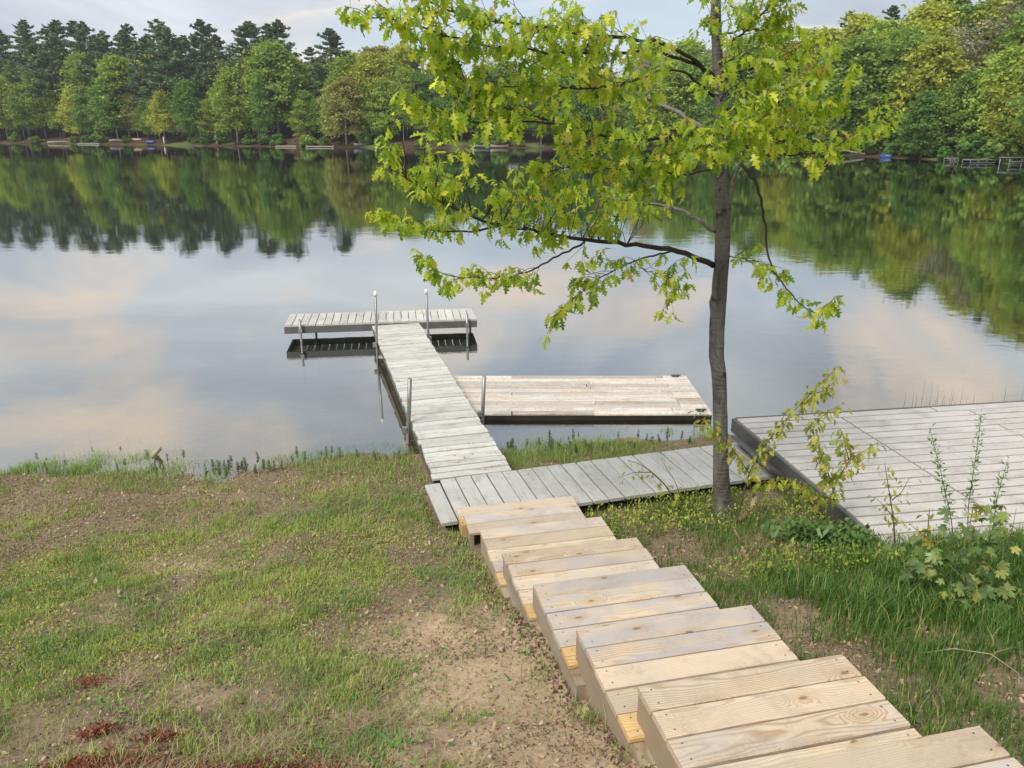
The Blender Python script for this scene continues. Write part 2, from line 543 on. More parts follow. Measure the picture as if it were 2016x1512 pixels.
M['grass'] = leaf_mat('grass_blade', [(0.0, (0.13, 0.215, 0.07)), (0.3, (0.19, 0.285, 0.09)), (0.55, (0.27, 0.35, 0.085)), (0.78, (0.36, 0.40, 0.12)), (0.92, (0.43, 0.39, 0.20)), (1.0, (0.33, 0.24, 0.14))], 0.3, 0.55, 0.25)
M['lush'] = leaf_mat('lush_grass_blade', [(0.0, (0.03, 0.08, 0.013)), (0.5, (0.06, 0.14, 0.02)), (0.85, (0.11, 0.20, 0.035)), (1.0, (0.30, 0.27, 0.11))], 0.3, 0.5, 0.3)
M['clover'] = leaf_mat('moss_leaf', [(0.0, (0.16, 0.21, 0.03)), (0.6, (0.27, 0.31, 0.05)), (1.0, (0.36, 0.36, 0.09))], 0.25, 0.6, 0.2)
M['weed'] = leaf_mat('weed_leaf', [(0.0, (0.07, 0.15, 0.04)), (1.0, (0.15, 0.25, 0.07))], 0.25, 0.5, 0.3)
M['shore_leaf'] = leaf_mat('shore_plant_leaf', [(0.0, (0.055, 0.075, 0.03)), (1.0, (0.11, 0.15, 0.05))], 0.25, 0.5, 0.3)
M['sorrel'] = leaf_mat('red_sorrel', [(0.0, (0.14, 0.035, 0.028)), (0.7, (0.25, 0.07, 0.05)), (1.0, (0.28, 0.16, 0.08))], 0.25, 0.6, 0.2)
M['straw'] = leaf_mat('dry_straw', [(0.0, (0.20, 0.14, 0.085)), (0.6, (0.33, 0.25, 0.16)), (1.0, (0.46, 0.38, 0.26))], 0.15, 0.7, 0.2)
M['debris'] = leaf_mat('dark_debris', [(0.0, (0.05, 0.033, 0.022)), (0.5, (0.13, 0.085, 0.055)), (0.85, (0.25, 0.17, 0.11)), (1.0, (0.44, 0.33, 0.24))], 0.1, 0.8, 0.2)


def far_leaf(name, a, b, trans=0.35):
    return leaf_mat(name, [(0.0, tuple(0.72 * x for x in a)), (0.5, a), (1.0, b)], trans, 0.6, 0.2, 1.15)


M['f_yellow'] = far_leaf('spring_yellow_foliage', (0.340, 0.390, 0.060), (0.470, 0.490, 0.090))
M['f_light'] = far_leaf('light_green_foliage', (0.260, 0.360, 0.065), (0.360, 0.450, 0.085))
M['f_mid'] = far_leaf('mid_green_foliage', (0.180, 0.285, 0.060), (0.260, 0.360, 0.075))
M['f_olive'] = far_leaf('olive_foliage', (0.250, 0.255, 0.075), (0.330, 0.320, 0.100))
M['f_dark'] = far_leaf('dark_green_foliage', (0.110, 0.220, 0.050), (0.170, 0.280, 0.065))
M['f_pine'] = far_leaf('pine_needles', (0.100, 0.155, 0.085), (0.160, 0.220, 0.115), 0.2)
M['f_rust'] = far_leaf('rusty_needles', (0.15, 0.09, 0.055), (0.21, 0.13, 0.08), 0.15)
M['f_bud'] = far_leaf('budding_foliage', (0.290, 0.290, 0.198), (0.396, 0.383, 0.264))


def ground_mat():
    m, nt, out = new_mat('sandy_soil')
    tc = nd(nt, 'ShaderNodeTexCoord').outputs['Object']
    sand = nd(nt, 'ShaderNodeAttribute', attribute_name='sand').outputs['Fac']
    absorb = nd(nt, 'ShaderNodeAttribute', attribute_name='depth_shade').outputs['Fac']
    n1 = noise(nt, tc, 2.2, 6, 0.65, 0.3)
    n2 = noise(nt, tc, 26.0, 5, 0.7)
    n3 = noise(nt, tc, 120.0, 3, 0.7)
    soil = mix(nt, ramp(nt, n2, [(0.3, 0.0), (0.7, 1.0)]), (0.115, 0.086, 0.056), (0.275, 0.212, 0.14))
    sandc = mix(nt, ramp(nt, n2, [(0.25, 0.0), (0.7, 1.0)]), (0.28, 0.195, 0.125), (0.48, 0.365, 0.25))
    f = mth(nt, 'ADD', sand, mth(nt, 'MULTIPLY', mth(nt, 'SUBTRACT', n1, 0.5), 0.9), clamp=True)
    f = mth(nt, 'ADD', f, mth(nt, 'MULTIPLY', mth(nt, 'SUBTRACT', noise(nt, tc, 9.0, 5, 0.7), 0.5), 0.9), clamp=True)
    c = mix(nt, ramp(nt, f, [(0.15, 0.0), (0.85, 1.0)]), soil, sandc)
    c = mix(nt, ramp(nt, n3, [(0.60, 0.0), (0.75, 0.5)]), c, (0.10, 0.07, 0.05))
    c = mix(nt, absorb, c, mix(nt, n1, (0.028, 0.03, 0.022), (0.055, 0.055, 0.04)))  # light absorbed by the water is painted into the bed colour
    h = mth(nt, 'ADD', mth(nt, 'MULTIPLY', n2, 1.0), mth(nt, 'MULTIPLY', n3, 0.6))
    principled(nt, out, c, 0.9, h, 0.8, 0.02, 0.15)
    return m


def bank_mat():
    m, nt, out = new_mat('leaf_litter_bank')
    tc = nd(nt, 'ShaderNodeTexCoord').outputs['Object']
    n1 = noise(nt, tc, 0.12, 5, 0.6)
    n2 = noise(nt, tc, 1.3, 6, 0.7)
    c = mix(nt, n2, (0.03, 0.02, 0.014), (0.095, 0.065, 0.045))
    c = mix(nt, ramp(nt, n1, [(0.52, 0.0), (0.60, 1.0)]), c, mix(nt, n2, (0.06, 0.09, 0.03), (0.14, 0.17, 0.06)))
    principled(nt, out, c, 0.95, n2, 0.6, 0.3, 0.1)
    return m


def water_mat():
    m, nt, out = new_mat('lake_water')
    tc = nd(nt, 'ShaderNodeTexCoord').outputs['Object']
    w1 = noise(nt, vmul(nt, tc, (1.0, 1.5, 1.0)), 2.2, 3, 0.5, 0.3)
    w2 = noise(nt, vmul(nt, tc, (0.25, 0.5, 1.0)), 1.0, 3, 0.5, 0.2)
    patch = ramp(nt, noise(nt, vmul(nt, tc, (0.015, 0.05, 1.0)), 1.0, 3, 0.5), [(0.45, 0.25), (0.65, 1.0)])
    h = mth(nt, 'ADD', mth(nt, 'MULTIPLY', w1, 0.35), w2)
    h = mth(nt, 'MULTIPLY', h, patch)
    b = nd(nt, 'ShaderNodeBump', {'Height': h, 'Strength': 1.0, 'Distance': 0.0075})
    fr = mth(nt, 'POWER', nd(nt, 'ShaderNodeFresnel', {'IOR': 1.33, 'Normal': b.outputs[0]}).outputs[0], 0.33)
    gl = nd(nt, 'ShaderNodeBsdfGlossy', {'Color': (0.90, 0.93, 0.94, 1), 'Roughness': 0.03, 'Normal': b.outputs[0]})
    tr = nd(nt, 'ShaderNodeBsdfTransparent', {'Color': (0.62, 0.66, 0.56, 1)})
    ms = nd(nt, 'ShaderNodeMixShader', {0: fr, 1: tr.outputs[0], 2: gl.outputs[0]})
    nt.links.new(ms.outputs[0], out.inputs[0])
    return m


M['ground'] = ground_mat()
M['bank'] = bank_mat()
M['water'] = water_mat()
# ------------------------------------------------------------------ near shore terrain
SHX = [-400, -40, -14, -6.5, -5, -3.9, -3.3, -2.7, -2.1, -1.2, .1, 1.4, 2.6, 5, 9, 40, 400]
SHY = [9.5, 9.5, 8.6, 8.9, 9.05, 8.9, 9.0, 9.2, 9.6, 9.45, 9.6, 10, 10.2, 10.5, 10.8, 12, 12]
PT = [-400, -60, -30, -10, -3, -1, 0, .5, 1.5, 2.5, 4, 6.5, 9.5, 14, 40, 400]
PZ = [-3.8, -3.6, -3.4, -1.4, -.4, -.12, 0, .04, .10, .2, .48, 1.08, 1.85, 2.7, 4, 6]

ST_A = math.radians(12.85)                      # stairs: heading
ST_L = np.array([math.cos(ST_A), math.sin(ST_A)]); ST_S = np.array([-math.sin(ST_A), math.cos(ST_A)])
LD_O = np.array([-1.03, 8.13]); LD_A = math.radians(16.6)      # landing: far left corner, heading
LD_E = np.array([math.cos(LD_A), math.sin(LD_A)]); LD_N = np.array([math.sin(LD_A), -math.cos(LD_A)])
LD_W, LD_LEN = 1.02, 4.3
DK_O = np.array([-0.46, 8.34]); DK_A = math.radians(15.43)      # pier
DK_D = np.array([-math.sin(DK_A), math.cos(DK_A)]); DK_X = np.array([math.cos(DK_A), math.sin(DK_A)])
BD_O = np.array([3.55, 6.42]); BD_A = math.radians(9.0)        # big deck: near left corner
BD_E = np.array([math.cos(BD_A), math.sin(BD_A)]); BD_N = np.array([-math.sin(BD_A), math.cos(BD_A)])


def axes(x, y, O, a, b):
    dx = np.asarray(x) - O[0]; dy = np.asarray(y) - O[1]
    return dx * a[0] + dy * a[1], dx * b[0] + dy * b[1]


def shore_y(x):
    return np.interp(x, SHX, SHY)


def terrain(x, y):
    x = np.asarray(x, float); y = np.asarray(y, float)
    ys = shore_y(x) + (fbm(x, y, 1.1, 40, 3) - 0.5) * 0.7 * (np.abs(x) < 14)
    z = np.interp(ys - y, PT, PZ)
    near = sstep(16, 10, np.abs(x)) * sstep(-2, 0, y) * sstep(14, 11, y)
    z = z + near * ((fbm(x, y, 0.9, 50, 4) - 0.5) * 0.13 + (fbm(x, y, 4.0, 60, 4) - 0.5) * 0.07) * (0.25 + 0.75 * sstep(0.0, 1.5, ys - y))
    # cut back under the big deck and the landing so that they stand clear of the soil
    a, b = axes(x, y, BD_O, BD_E, BD_N)
    ins = sstep(-0.12, 0.02, a) * sstep(-0.12, 0.02, b) * sstep(8.2, 8.0, a)
    z = z * (1 - ins) + np.minimum(z, 0.2) * ins
    a, b = axes(x, y, LD_O, LD_E, LD_N)
    ins = sstep(-0.12, 0.0, a) * sstep(-0.1, 0.0, b) * sstep(LD_W + 0.1, LD_W, b) * sstep(LD_LEN + 0.1, LD_LEN, a)
    z = z * (1 - ins) + np.minimum(z, 0.10) * ins
    return z


def sand_mask(x, y):
    """bare sand beside the stairs and in patches on the lawn"""
    l = x * ST_L[0] + y * ST_L[1]; s = x * ST_S[0] + y * ST_S[1]
    near = sstep(-0.5, 1.2, l + (fbm(x, y, 0.9, 80, 3) - 0.5) * 2.0) * sstep(6.2, 4.4, s) * (l < 1.9)
    patch = sstep(0.62, 0.78, fbm(x, y, 1.6, 90, 4)) * 0.5
    shore = sstep(0.1, -0.5, shore_y(x) - y) * 0.7
    return np.clip(np.maximum(np.maximum(near, patch * 0.9), shore), 0, 1)


def build_ground():
    def lines(a, b, dense, step, far):
        mid = np.arange(dense[0], dense[1] + step * .5, step)
        lo = [v for v in far if v < dense[0] - 0.3]; hi = [v for v in far if v > dense[1] + 0.3]
        return np.array(sorted(lo) + list(mid) + sorted(hi))
    xs = lines(0, 0, (-6.6, 6.6), 0.055, [-400, -200, -100, -60, -40, -30, -22, -16, -12, -10, -8.5, -7.5, 7.5, 8.5, 10, 12, 16, 22, 30, 40, 60, 100, 200, 400])
    ys = lines(0, 0, (1.8, 10.6), 0.055, [-120, -60, -30, -15, -8, -4, -1, 0.5, 1.2, 11, 11.5, 12, 13, 14, 16, 20, 26, 34, 45, 60, 90, 150, 250, 420])
    X, Y = np.meshgrid(xs, ys)
    Z = terrain(X.ravel(), Y.ravel())
    nx = len(xs); ny = len(ys)
    V = np.stack([X.ravel(), Y.ravel(), Z], 1)
    i = np.arange(nx * ny).reshape(ny, nx)
    F = np.stack([i[:-1, :-1], i[:-1, 1:], i[1:, 1:], i[1:, :-1]], -1).reshape(-1, 4)
    me = np_mesh('ground', V, F, M['ground'], smooth=True)
    sm = sand_mask(V[:, 0], V[:, 1])
    a = me.attributes.new('sand', 'FLOAT', 'POINT'); a.data.foreach_set('value', sm.astype(np.float32))
    depth_shade = sstep(-0.35, -1.6, V[:, 2] + (fbm(V[:, 0], V[:, 1], 0.5, 95, 3) - 0.5) * 0.4)  # mask by depth: painted darkening of the lake bed, in place of water absorption
    a = me.attributes.new('depth_shade', 'FLOAT', 'POINT'); a.data.foreach_set('value', depth_shade.astype(np.float32))
    tag(link('ground', me), kind='structure')


build_ground()

me = np_mesh('lake_water', np.array([(-400, 8, 0), (400, 8, 0), (400, 420, 0), (-400, 420, 0)], float), np.array([[0, 1, 2, 3]]), M['water'])
tag(link('lake_water', me), kind='structure')

# ------------------------------------------------------------------ far shore: bank and hills
SHORE = [(-400, 250), (-260, 240), (-210, 233), (-140, 215), (-112, 204), (-87, 193), (-56, 177), (-32, 168), (-11, 166), (10, 165), (29, 156),
         (43.6, 140), (50, 123), (55, 109), (57.3, 101), (58.8, 92), (61, 75), (66, 50), (74, 20), (90, -20), (140, -80)]
SH_P = []
for (ax, ay), (bx_, by_) in zip(SHORE[:-1], SHORE[1:]):
    n = max(2, int(math.hypot(bx_ - ax, by_ - ay) / 4))
    for k in range(n):
        SH_P.append((ax + (bx_ - ax) * k / n, ay + (by_ - ay) * k / n))
SH_P = np.array(SH_P + [SHORE[-1]])
for _ in range(3):
    SH_P[1:-1] = (SH_P[:-2] + 2 * SH_P[1:-1] + SH_P[2:]) / 4
tang = np.gradient(SH_P, axis=0)
tang /= np.linalg.norm(tang, axis=1)[:, None]
SH_N = np.stack([-tang[:, 1], tang[:, 0]], 1)            # inland
SH_W = np.sin(np.arange(len(SH_P)) * 0.9) * 0.5 + np.sin(np.arange(len(SH_P)) * 0.37 + 1) * 0.8


def bank_z(i, d):
    x = SH_P[i][0]
    hill = np.interp(x, [-300, -140, -60, 0, 30, 50, 60, 75], [11, 10, 8, 6.5, 10, 18, 26, 30])
    return float(np.interp(d, [-8, -1, 0, 1.5, 5, 12, 35, 80, 160], [-2.5, -.25, .05, .35, 1.3, 2.9, hill * .75, hill, hill * 1.05]))


def bank_pt(bearing, d):
    """point on the far bank: bearing = x / y seen from the jetty, d = metres inland"""
    k = np.argmin(np.abs(SH_P[:, 0] - bearing * SH_P[:, 1]) + 1e6 * (SH_P[:, 1] < 30))
    p = SH_P[k] + SH_N[k] * (d + SH_W[k] * 0.3)
    return Vector((p[0], p[1], bank_z(k, d)))


def build_bank():
    ds = np.array([-8, -3, -1, -.3, .3, 1, 2, 3.5, 5, 8, 12, 18, 26, 35, 50, 80, 120, 170.0])
    V = []
    for i in range(len(SH_P)):
        for d in ds:
            j = 1.0 if d < 60 else 1.0
            p = SH_P[i] + SH_N[i] * (d + SH_W[i] * (0.6 if d < 5 else 0.0))
            z = bank_z(i, d)
            if d > 0.5: z += (vnoise(p[0], p[1], 0.3, 11) - 0.5) * min(0.12 * d, 1.2)
            V.append((p[0], p[1], z))
    n = len(ds)
    idx = np.arange(len(V)).reshape(len(SH_P), n)
    F = np.stack([idx[:-1, :-1], idx[1:, :-1], idx[1:, 1:], idx[:-1, 1:]], -1).reshape(-1, 4)
    me = np_mesh('far_bank', np.array(V), F, M['bank'], smooth=True)
    tag(link('far_bank', me), kind='structure')


build_bank()

# ------------------------------------------------------------------ far trees
def quads(C, U, W, rnd):
    """leaf quads from centres and half axes"""
    n = len(C)
    V = np.stack([C - U - W, C + U - W * .6, C + U * .9 + W, C - U * .7 + W * .8], 1).reshape(-1, 3)
    F = np.arange(4 * n).reshape(n, 4)
    return V, F, np.repeat(rnd, 4)


def rand_dirs(n, r):
    v = r.normal(size=(n, 3))
    return v / np.linalg.norm(v, axis=1)[:, None]


def crown_mesh(name, kind, seed, H):
    r = np.random.default_rng(seed)
    C = []; S = []; flat = []
    if kind == 'pine':
        z0 = 0.34 * H
        for lev in range(30):
            t = lev / 29.0
            z = z0 + (H - z0) * t
            R = (0.215 * H) * (1 - t ** 2.4) ** 0.8 * r.uniform(0.55, 1.1) + 0.45
            if r.random() < 0.10: continue
            for b in range(r.integers(3, 6)):
                a = r.uniform(0, 2 * math.pi); L = R * r.uniform(0.65, 1.15)
                m = int(14 + 44 * L / 4)
                u = r.uniform(0.25, 1, m) ** 0.8
                wdt = 0.45 * np.sqrt(u) * (0.4 + L * 0.22)
                lat = r.normal(0, 1, m) * wdt * 0.55
                x = np.cos(a) * u * L - np.sin(a) * lat; y = np.sin(a) * u * L + np.cos(a) * lat
                zz = z + 0.10 * L * u ** 2 * 2.0 + r.normal(0, 0.10, m) - 0.05 * L
                C.append(np.stack([x, y, zz], 1)); S.append(np.full(m, 0.29)); flat.append(np.full(m, 0.45))
    elif kind == 'spruce':
        for lev in range(34):
            t = lev / 33.0
            z = 0.10 * H + 0.9 * H * t
            R = 0.17 * H * (1 - t) ** 0.85 + 0.15
            for b in range(6):
                a = r.uniform(0, 2 * math.pi); L = R * r.uniform(0.75, 1.1); m = int(8 + 16 * L / 3)
                u = r.uniform(0.15, 1, m)
                lat = r.normal(0, 0.22, m)
                C.append(np.stack([np.cos(a) * u * L - np.sin(a) * lat, np.sin(a) * u * L + np.cos(a) * lat, z - 0.30 * u * L + r.normal(0, .1, m)], 1))
                S.append(np.full(m, 0.30)); flat.append(np.full(m, 0.5))
    else:
        wide = {'broad': 0.265, 'tall': 0.19, 'sparse': 0.20, 'bush': 0.55}[kind]
        lo = {'broad': 0.15, 'tall': 0.25, 'sparse': 0.30, 'bush': 0.10}[kind]
        ncl = {'broad': 92, 'tall': 86, 'sparse': 60, 'bush': 30}[kind]
        per = {'broad': 105, 'tall': 95, 'sparse': 34, 'bush': 80}[kind]
        for c in range(ncl):
            t = r.random() ** 0.85
            z = H * (lo + (0.97 - lo) * t)
            prof = math.sin(math.pi * min(1, (t * 0.82 + 0.17))) ** 0.7
            R = wide * H * prof * math.sqrt(r.uniform(0.12, 1)) * 1.05
            a = r.uniform(0, 2 * math.pi)
            cx, cy = R * math.cos(a), R * math.sin(a)
            cr = H * r.uniform(0.045, 0.105) * (1.0 if kind != 'bush' else 1.9)
            d = r.normal(0, 1, (per, 3)) * np.array([r.uniform(.45, .85), r.uniform(.45, .85), r.uniform(.2, .36)])
            d = d @ np.array(Euler((r.normal(0, .25), r.normal(0, .25), r.uniform(0, 3))).to_matrix()).T
            d[:, 2] -= 0.10 * np.minimum(d[:, 0] ** 2 + d[:, 1] ** 2, 2.0)
            C.append(np.array([cx, cy, z]) + d * cr); S.append(np.full(per, 0.215 if kind != 'sparse' else 0.18)); flat.append(np.full(per, 0.75))
    C = np.concatenate(C); S = np.concatenate(S); fl = np.concatenate(flat)
    n = len(C)
    S = S * r.uniform(0.6, 1.25, n)
    U = rand_dirs(n, r); U[:, 2] *= 0.5
    U /= np.linalg.norm(U, axis=1)[:, None]
    T = rand_dirs(n, r); T[:, 2] += 0.35
    W = np.cross(U, T); W /= np.linalg.norm(W, axis=1)[:, None] + 1e-9
    V, F, rd = quads(C, U * S[:, None], W * (S * fl)[:, None], r.random(n) * 0.75 + 0.12)
    return np_mesh(name, V, F, M['f_mid'], rd)


def trunk_mesh(name, H, r0, kind, seed):
    r = random.Random(seed)
    mb = MB()
    k = 9
    off = [(0, 0)]
    for i in range(k): off.append((off[-1][0] + r.uniform(-.05, .05) * H / 18, off[-1][1] + r.uniform(-.05, .05) * H / 18))
    top = 0.97 if kind in ('pine', 'spruce') else 0.86
    mb.tube([(off[i][0], off[i][1], -0.6 + (H * top + 0.6) * i / k) for i in range(k + 1)], [r0 * (1 - 0.9 * i / k) for i in range(k + 1)], 7)
    nb = {'pine': 14, 'spruce': 0, 'broad': 12, 'tall': 12, 'sparse': 34, 'bush': 5}[kind]
    for b in range(nb):
        t = r.uniform(0.25, 0.85); z = H * top * t; a = r.uniform(0, 6.28)
        L = H * r.uniform(0.08, 0.18) * (1.15 - t * 0.5)
        up = 0.15 if kind == 'pine' else 0.8
        x0, y0 = off[int(t * k)]
        pts = [(x0, y0, z), (x0 + math.cos(a) * L * .5, y0 + math.sin(a) * L * .5, z + up * L * .4), (x0 + math.cos(a) * L, y0 + math.sin(a) * L, z + up * L)]
        mb.tube(pts, [r0 * 0.32 * (1 - t * .6), r0 * 0.2 * (1 - t * .6), 0.015], 5, caps=False)
    return mb.mesh(name, M['far_bark'])


PROTO = {}
for key, kind, H, r0, ns in (('pine', 'pine', 20, 0.26, 3), ('broad', 'broad', 16, 0.2, 3), ('tall', 'tall', 17, 0.17, 3), ('sparse', 'sparse', 16, 0.14, 2), ('spruce', 'spruce', 18, 0.2, 1), ('bush', 'bush', 2.2, 0.04, 2)):
    PROTO[key] = [(crown_mesh('crown_' + key, kind, 100 + 7 * i + len(key), H), trunk_mesh('trunk_' + key, H, r0, kind, 5 + i), H) for i in range(ns)]

TREE_TXT = {
    ('pine', 'f_pine'): ('white_pine', 'tall dark layered pine', 'tree', 'pines on the far shore'),
    ('pine', 'f_rust'): ('dying_pine', 'rusty half dead conifer', 'tree', 'rusty conifers on the far shore'),
    ('spruce', 'f_pine'): ('spruce_tree', 'pointed dark spruce', 'tree', 'spruces on the hillside'),
    ('broad', 'f_yellow'): ('leafy_tree', 'broad yellow-green spring tree', 'tree', 'yellow-green trees on the far shore'),
    ('broad', 'f_light'): ('leafy_tree', 'broad light green leafy tree', 'tree', 'light green trees on the far shore'),
    ('broad', 'f_mid'): ('leafy_tree', 'broad mid green leafy tree', 'tree', 'mid green trees on the far shore'),
    ('broad', 'f_dark'): ('leafy_tree', 'broad deep green leafy tree', 'tree', 'deep green trees on the far shore'),
    ('broad', 'f_olive'): ('leafy_tree', 'broad olive brown budding tree', 'tree', 'olive trees on the far shore'),
    ('tall', 'f_yellow'): ('slender_tree', 'slender yellow-green spring tree', 'tree', 'slender yellow-green trees on the far shore'),
    ('tall', 'f_light'): ('slender_tree', 'slender light green tree', 'tree', 'slender light green trees on the far shore'),
    ('tall', 'f_mid'): ('slender_tree', 'slender mid green tree', 'tree', 'slender mid green trees on the far shore'),
    ('tall', 'f_dark'): ('slender_tree', 'slender deep green tree', 'tree', 'slender deep green trees on the far shore'),
    ('tall', 'f_olive'): ('slender_tree', 'slender olive brown budding tree', 'tree', 'slender olive trees on the far shore'),
    ('sparse', 'f_bud'): ('budding_tree', 'thin grey budding tree', 'tree', 'budding grey trees on the far shore'),
    ('bush', 'f_mid'): ('shore_bush', 'low mid green bush', 'bush', 'mid green bushes on the far bank'),
    ('bush', 'f_dark'): ('shore_bush', 'low dark green bush', 'bush', 'dark green bushes on the far bank'),
}
TR = random.Random(21)
LANDMARKS = [(-.575, 'long bleached log'), (-.51, 'overturned boats'), (-.462, 'white cottage'), (-.43, 'white post'), (-.396, 'picnic table'), (-.275, 'reddish stairs'),
             (-.232, 'long pale dock'), (-.19, 'tilted white boat'), (-.035, 'two beached boats'), (.055, 'small pale dock'), (.435, 'leaning dead trunk'), (.479, 'blue floating barrel'), (.59, 'white-framed docks'), (.64, 'boat lift')]


def landmark(x, y, d):
    b = x / y
    q = min(LANDMARKS, key=lambda t: abs(t[0] - b))
    if abs(q[0] - b) > .045:
        lo = [t for t in LANDMARKS if t[0] < b]; hi = [t for t in LANDMARKS if t[0] >= b]
        if lo and hi: where = 'between %s and %s' % (lo[-1][1], hi[0][1])
        else: where = 'beyond the %s' % q[1]
    else: where = 'near the %s' % q[1]
    return ('at the waterline ' if d < 6 else 'second row ' if d < 13 else 'far back ') + where




def far_tree(kind, mat, x, y, z, h, lean=0.0, sx=1.0, bark='far_bark', d=20):
    crown, trunk, H = PROTO[kind][TR.randrange(len(PROTO[kind]))]
    name, label, cat, grp = TREE_TXT[(kind, mat)]
    s = h / H
    Mx = Matrix.Translation((x, y, z)) @ Euler((TR.uniform(-.02, .02), lean, 0)).to_matrix().to_4x4() @ Matrix.Rotation(TR.uniform(0, 6.28), 4, 'Z') @ Matrix.Diagonal((s * sx, s * sx, s, 1))
    dd = float(np.min(np.hypot(SH_P[:, 0] - x, SH_P[:, 1] - y)))
    rt = root(name, Mx, label + ' ' + landmark(x, y, dd), cat, grp)
    t = link('trunk', trunk, rt); c = link('crown', crown, rt)
    for o, m in ((t, bark), (c, mat)):
        o.material_slots[0].link = 'OBJECT'; o.material_slots[0].material = M[m]
    return rt


def plant_forest():
    """rows of trees along the far shore; the kinds and heights change with the bearing x / y"""
    r = TR
    n = len(SH_P)
    cum = np.concatenate([[0], np.cumsum(np.linalg.norm(np.diff(SH_P, axis=0), axis=1))])
    def at(sv, d):
        k = min(n - 1, int(np.searchsorted(cum, sv)))
        p = SH_P[k] + SH_N[k] * d
        return p[0], p[1], bank_z(k, d)
    s = 0.0
    #      row offset, spacing
    for row, (d0, dj, sp) in enumerate(((3.5, 2.2, 4.3), (9.0, 3.0, 4.9), (16, 3.5, 5.5), (25, 4, 7.2), (37, 6, 10.5))):
        s = r.uniform(0, 4)
        while s < cum[-1]:
            d = d0 + r.uniform(-dj, dj)
            x, y, z = at(s, d)
            dist = math.hypot(x, y)
            s += sp * r.uniform(0.7, 1.35) * (1.0 if dist > 130 else 0.78)
            if y < 40: continue
            b = x / y
            if b < -0.76 or b > 0.80: continue
            u = r.random()
            if b < -0.26:                                   # pine stand with leafy trees in front
                if row >= 2 or (row == 1 and u < 0.40):
                    if u < 0.70: far_tree('pine', 'f_pine', x, y, z - .2, r.uniform(19.5, 25.5) * (1.08 if b < -0.5 else 1.02), r.uniform(-.03, .03), r.uniform(1.0, 1.35))
                    elif u < 0.84: far_tree('broad', 'f_yellow', x, y, z - .2, r.uniform(15, 18.5))
                    else: far_tree('tall', 'f_olive', x, y, z - .2, r.uniform(14, 18))
                else:
                    kd = 'tall' if u < 0.6 else 'broad'
                    mt = r.choice(['f_mid', 'f_mid', 'f_light', 'f_light', 'f_dark', 'f_olive', 'f_yellow'])
                    far_tree(kd, mt, x, y, z - .2, r.uniform(9.0, 21) * (1 if row else .85), r.uniform(-.09, .03), r.uniform(0.9, 1.2), 'birch_bark' if r.random() < .65 else 'far_bark')
            elif b < 0.12:                                   # mixed leafy wood
                if row >= 2:
                    if u < 0.22: far_tree('pine', 'f_pine', x, y, z - .2, r.uniform(14.5, 18), 0, 1.2)
                    elif u < 0.40: far_tree('sparse', 'f_bud', x, y, z - .2, r.uniform(13, 16.5))
                    else: far_tree('broad', r.choice(['f_yellow', 'f_light', 'f_light', 'f_olive']), x, y, z - .2, r.uniform(12, 16.0) * (1.12 if b < -0.12 else 0.95))
                else:
                    far_tree(r.choice(['tall', 'broad']), r.choice(['f_mid', 'f_light', 'f_olive', 'f_dark', 'f_light']), x, y, z - .2, r.uniform(7, 16), r.uniform(-.05, .05), r.uniform(0.9, 1.2), 'birch_bark' if r.random() < .4 else 'far_bark')
            else:                                            # bright hillside on the right
                hs = 1.12
                if row >= 2:
                    if u < 0.07: far_tree('pine', 'f_pine', x, y, z - .2, r.uniform(13, 16) * hs, 0, 1.2)
                    elif u < 0.20: far_tree('sparse', 'f_bud', x, y, z - .2, r.uniform(12, 15) * hs, 0, 1.2)
                    else: far_tree('broad', r.choice(['f_yellow', 'f_yellow', 'f_light', 'f_light', 'f_mid']), x, y, z - .2, r.uniform(12, 16) * hs, 0, 1.2)
                else:
                    far_tree('broad', r.choice(['f_mid', 'f_mid', 'f_light', 'f_dark', 'f_yellow']), x, y, z - .2, r.uniform(7, 14.5) * hs, r.uniform(-.06, .06), r.uniform(1.1, 1.35))
    # bushes at the waterline
    s = 2.0
    while s < cum[-1]:
        d = r.uniform(0.3, 3.0)
        x, y, z = at(s, d)
        s += r.uniform(3.0, 7.5) * (1.0 if x / y < .12 else .45)
        if y < 40 or not (-0.70 < x / y < 0.72): continue
        if -0.56 < x / y < -0.42 and r.random() < 0.75: continue
        far_tree('bush', r.choice(['f_mid', 'f_dark']), x, y, z - .1, r.uniform(1.2, 2.8) * (1.0 if x / y < .12 else 1.15), 0, r.uniform(.9, 1.4))
    # individually placed trees
    def spot(b, d): return bank_pt(b, d)
    for b, d, kind, mt, h, sx in ((-0.265, 12, 'pine', 'f_pine', 21.5, 1.25), (-0.245, 14, 'pine', 'f_pine', 20.5, 1.15), (-0.33, 12, 'pine', 'f_pine', 21.5, 1.1), (-0.43, 15, 'pine', 'f_pine', 22.5, 1.2),
                                  (-0.455, 15, 'pine', 'f_pine', 22.0, 1.2), (-0.54, 16, 'pine', 'f_pine', 23.0, 1.3), (-0.515, 15, 'pine', 'f_pine', 22.5, 1.3), (-0.335, 4.5, 'pine', 'f_rust', 14, 0.8), (-0.205, 3.5, 'pine', 'f_rust', 10.5, 0.55),
                                  (-0.19, 9, 'broad', 'f_yellow', 17.0, 1.1), (-0.225, 10, 'broad', 'f_light', 16.0, 1.0), (-0.485, 14, 'broad', 'f_yellow', 19, 1.0), (0.395, 36, 'spruce', 'f_pine', 15.5, 1.35), (0.30, 32, 'pine', 'f_pine', 15.0, 1.2), (0.345, 4, 'broad', 'f_dark', 8.5, 1.3), (0.44, 5, 'broad', 'f_dark', 8.0, 1.4)):
        p = spot(b, d)
        far_tree(kind, mt, p.x, p.y, p.z - .2, h, 0, sx)


plant_forest()
# ------------------------------------------------------------------ timber structures
def rotz(x, y, z, a):
    return Matrix.Translation((x, y, z)) @ Matrix.Rotation(a, 4, 'Z')


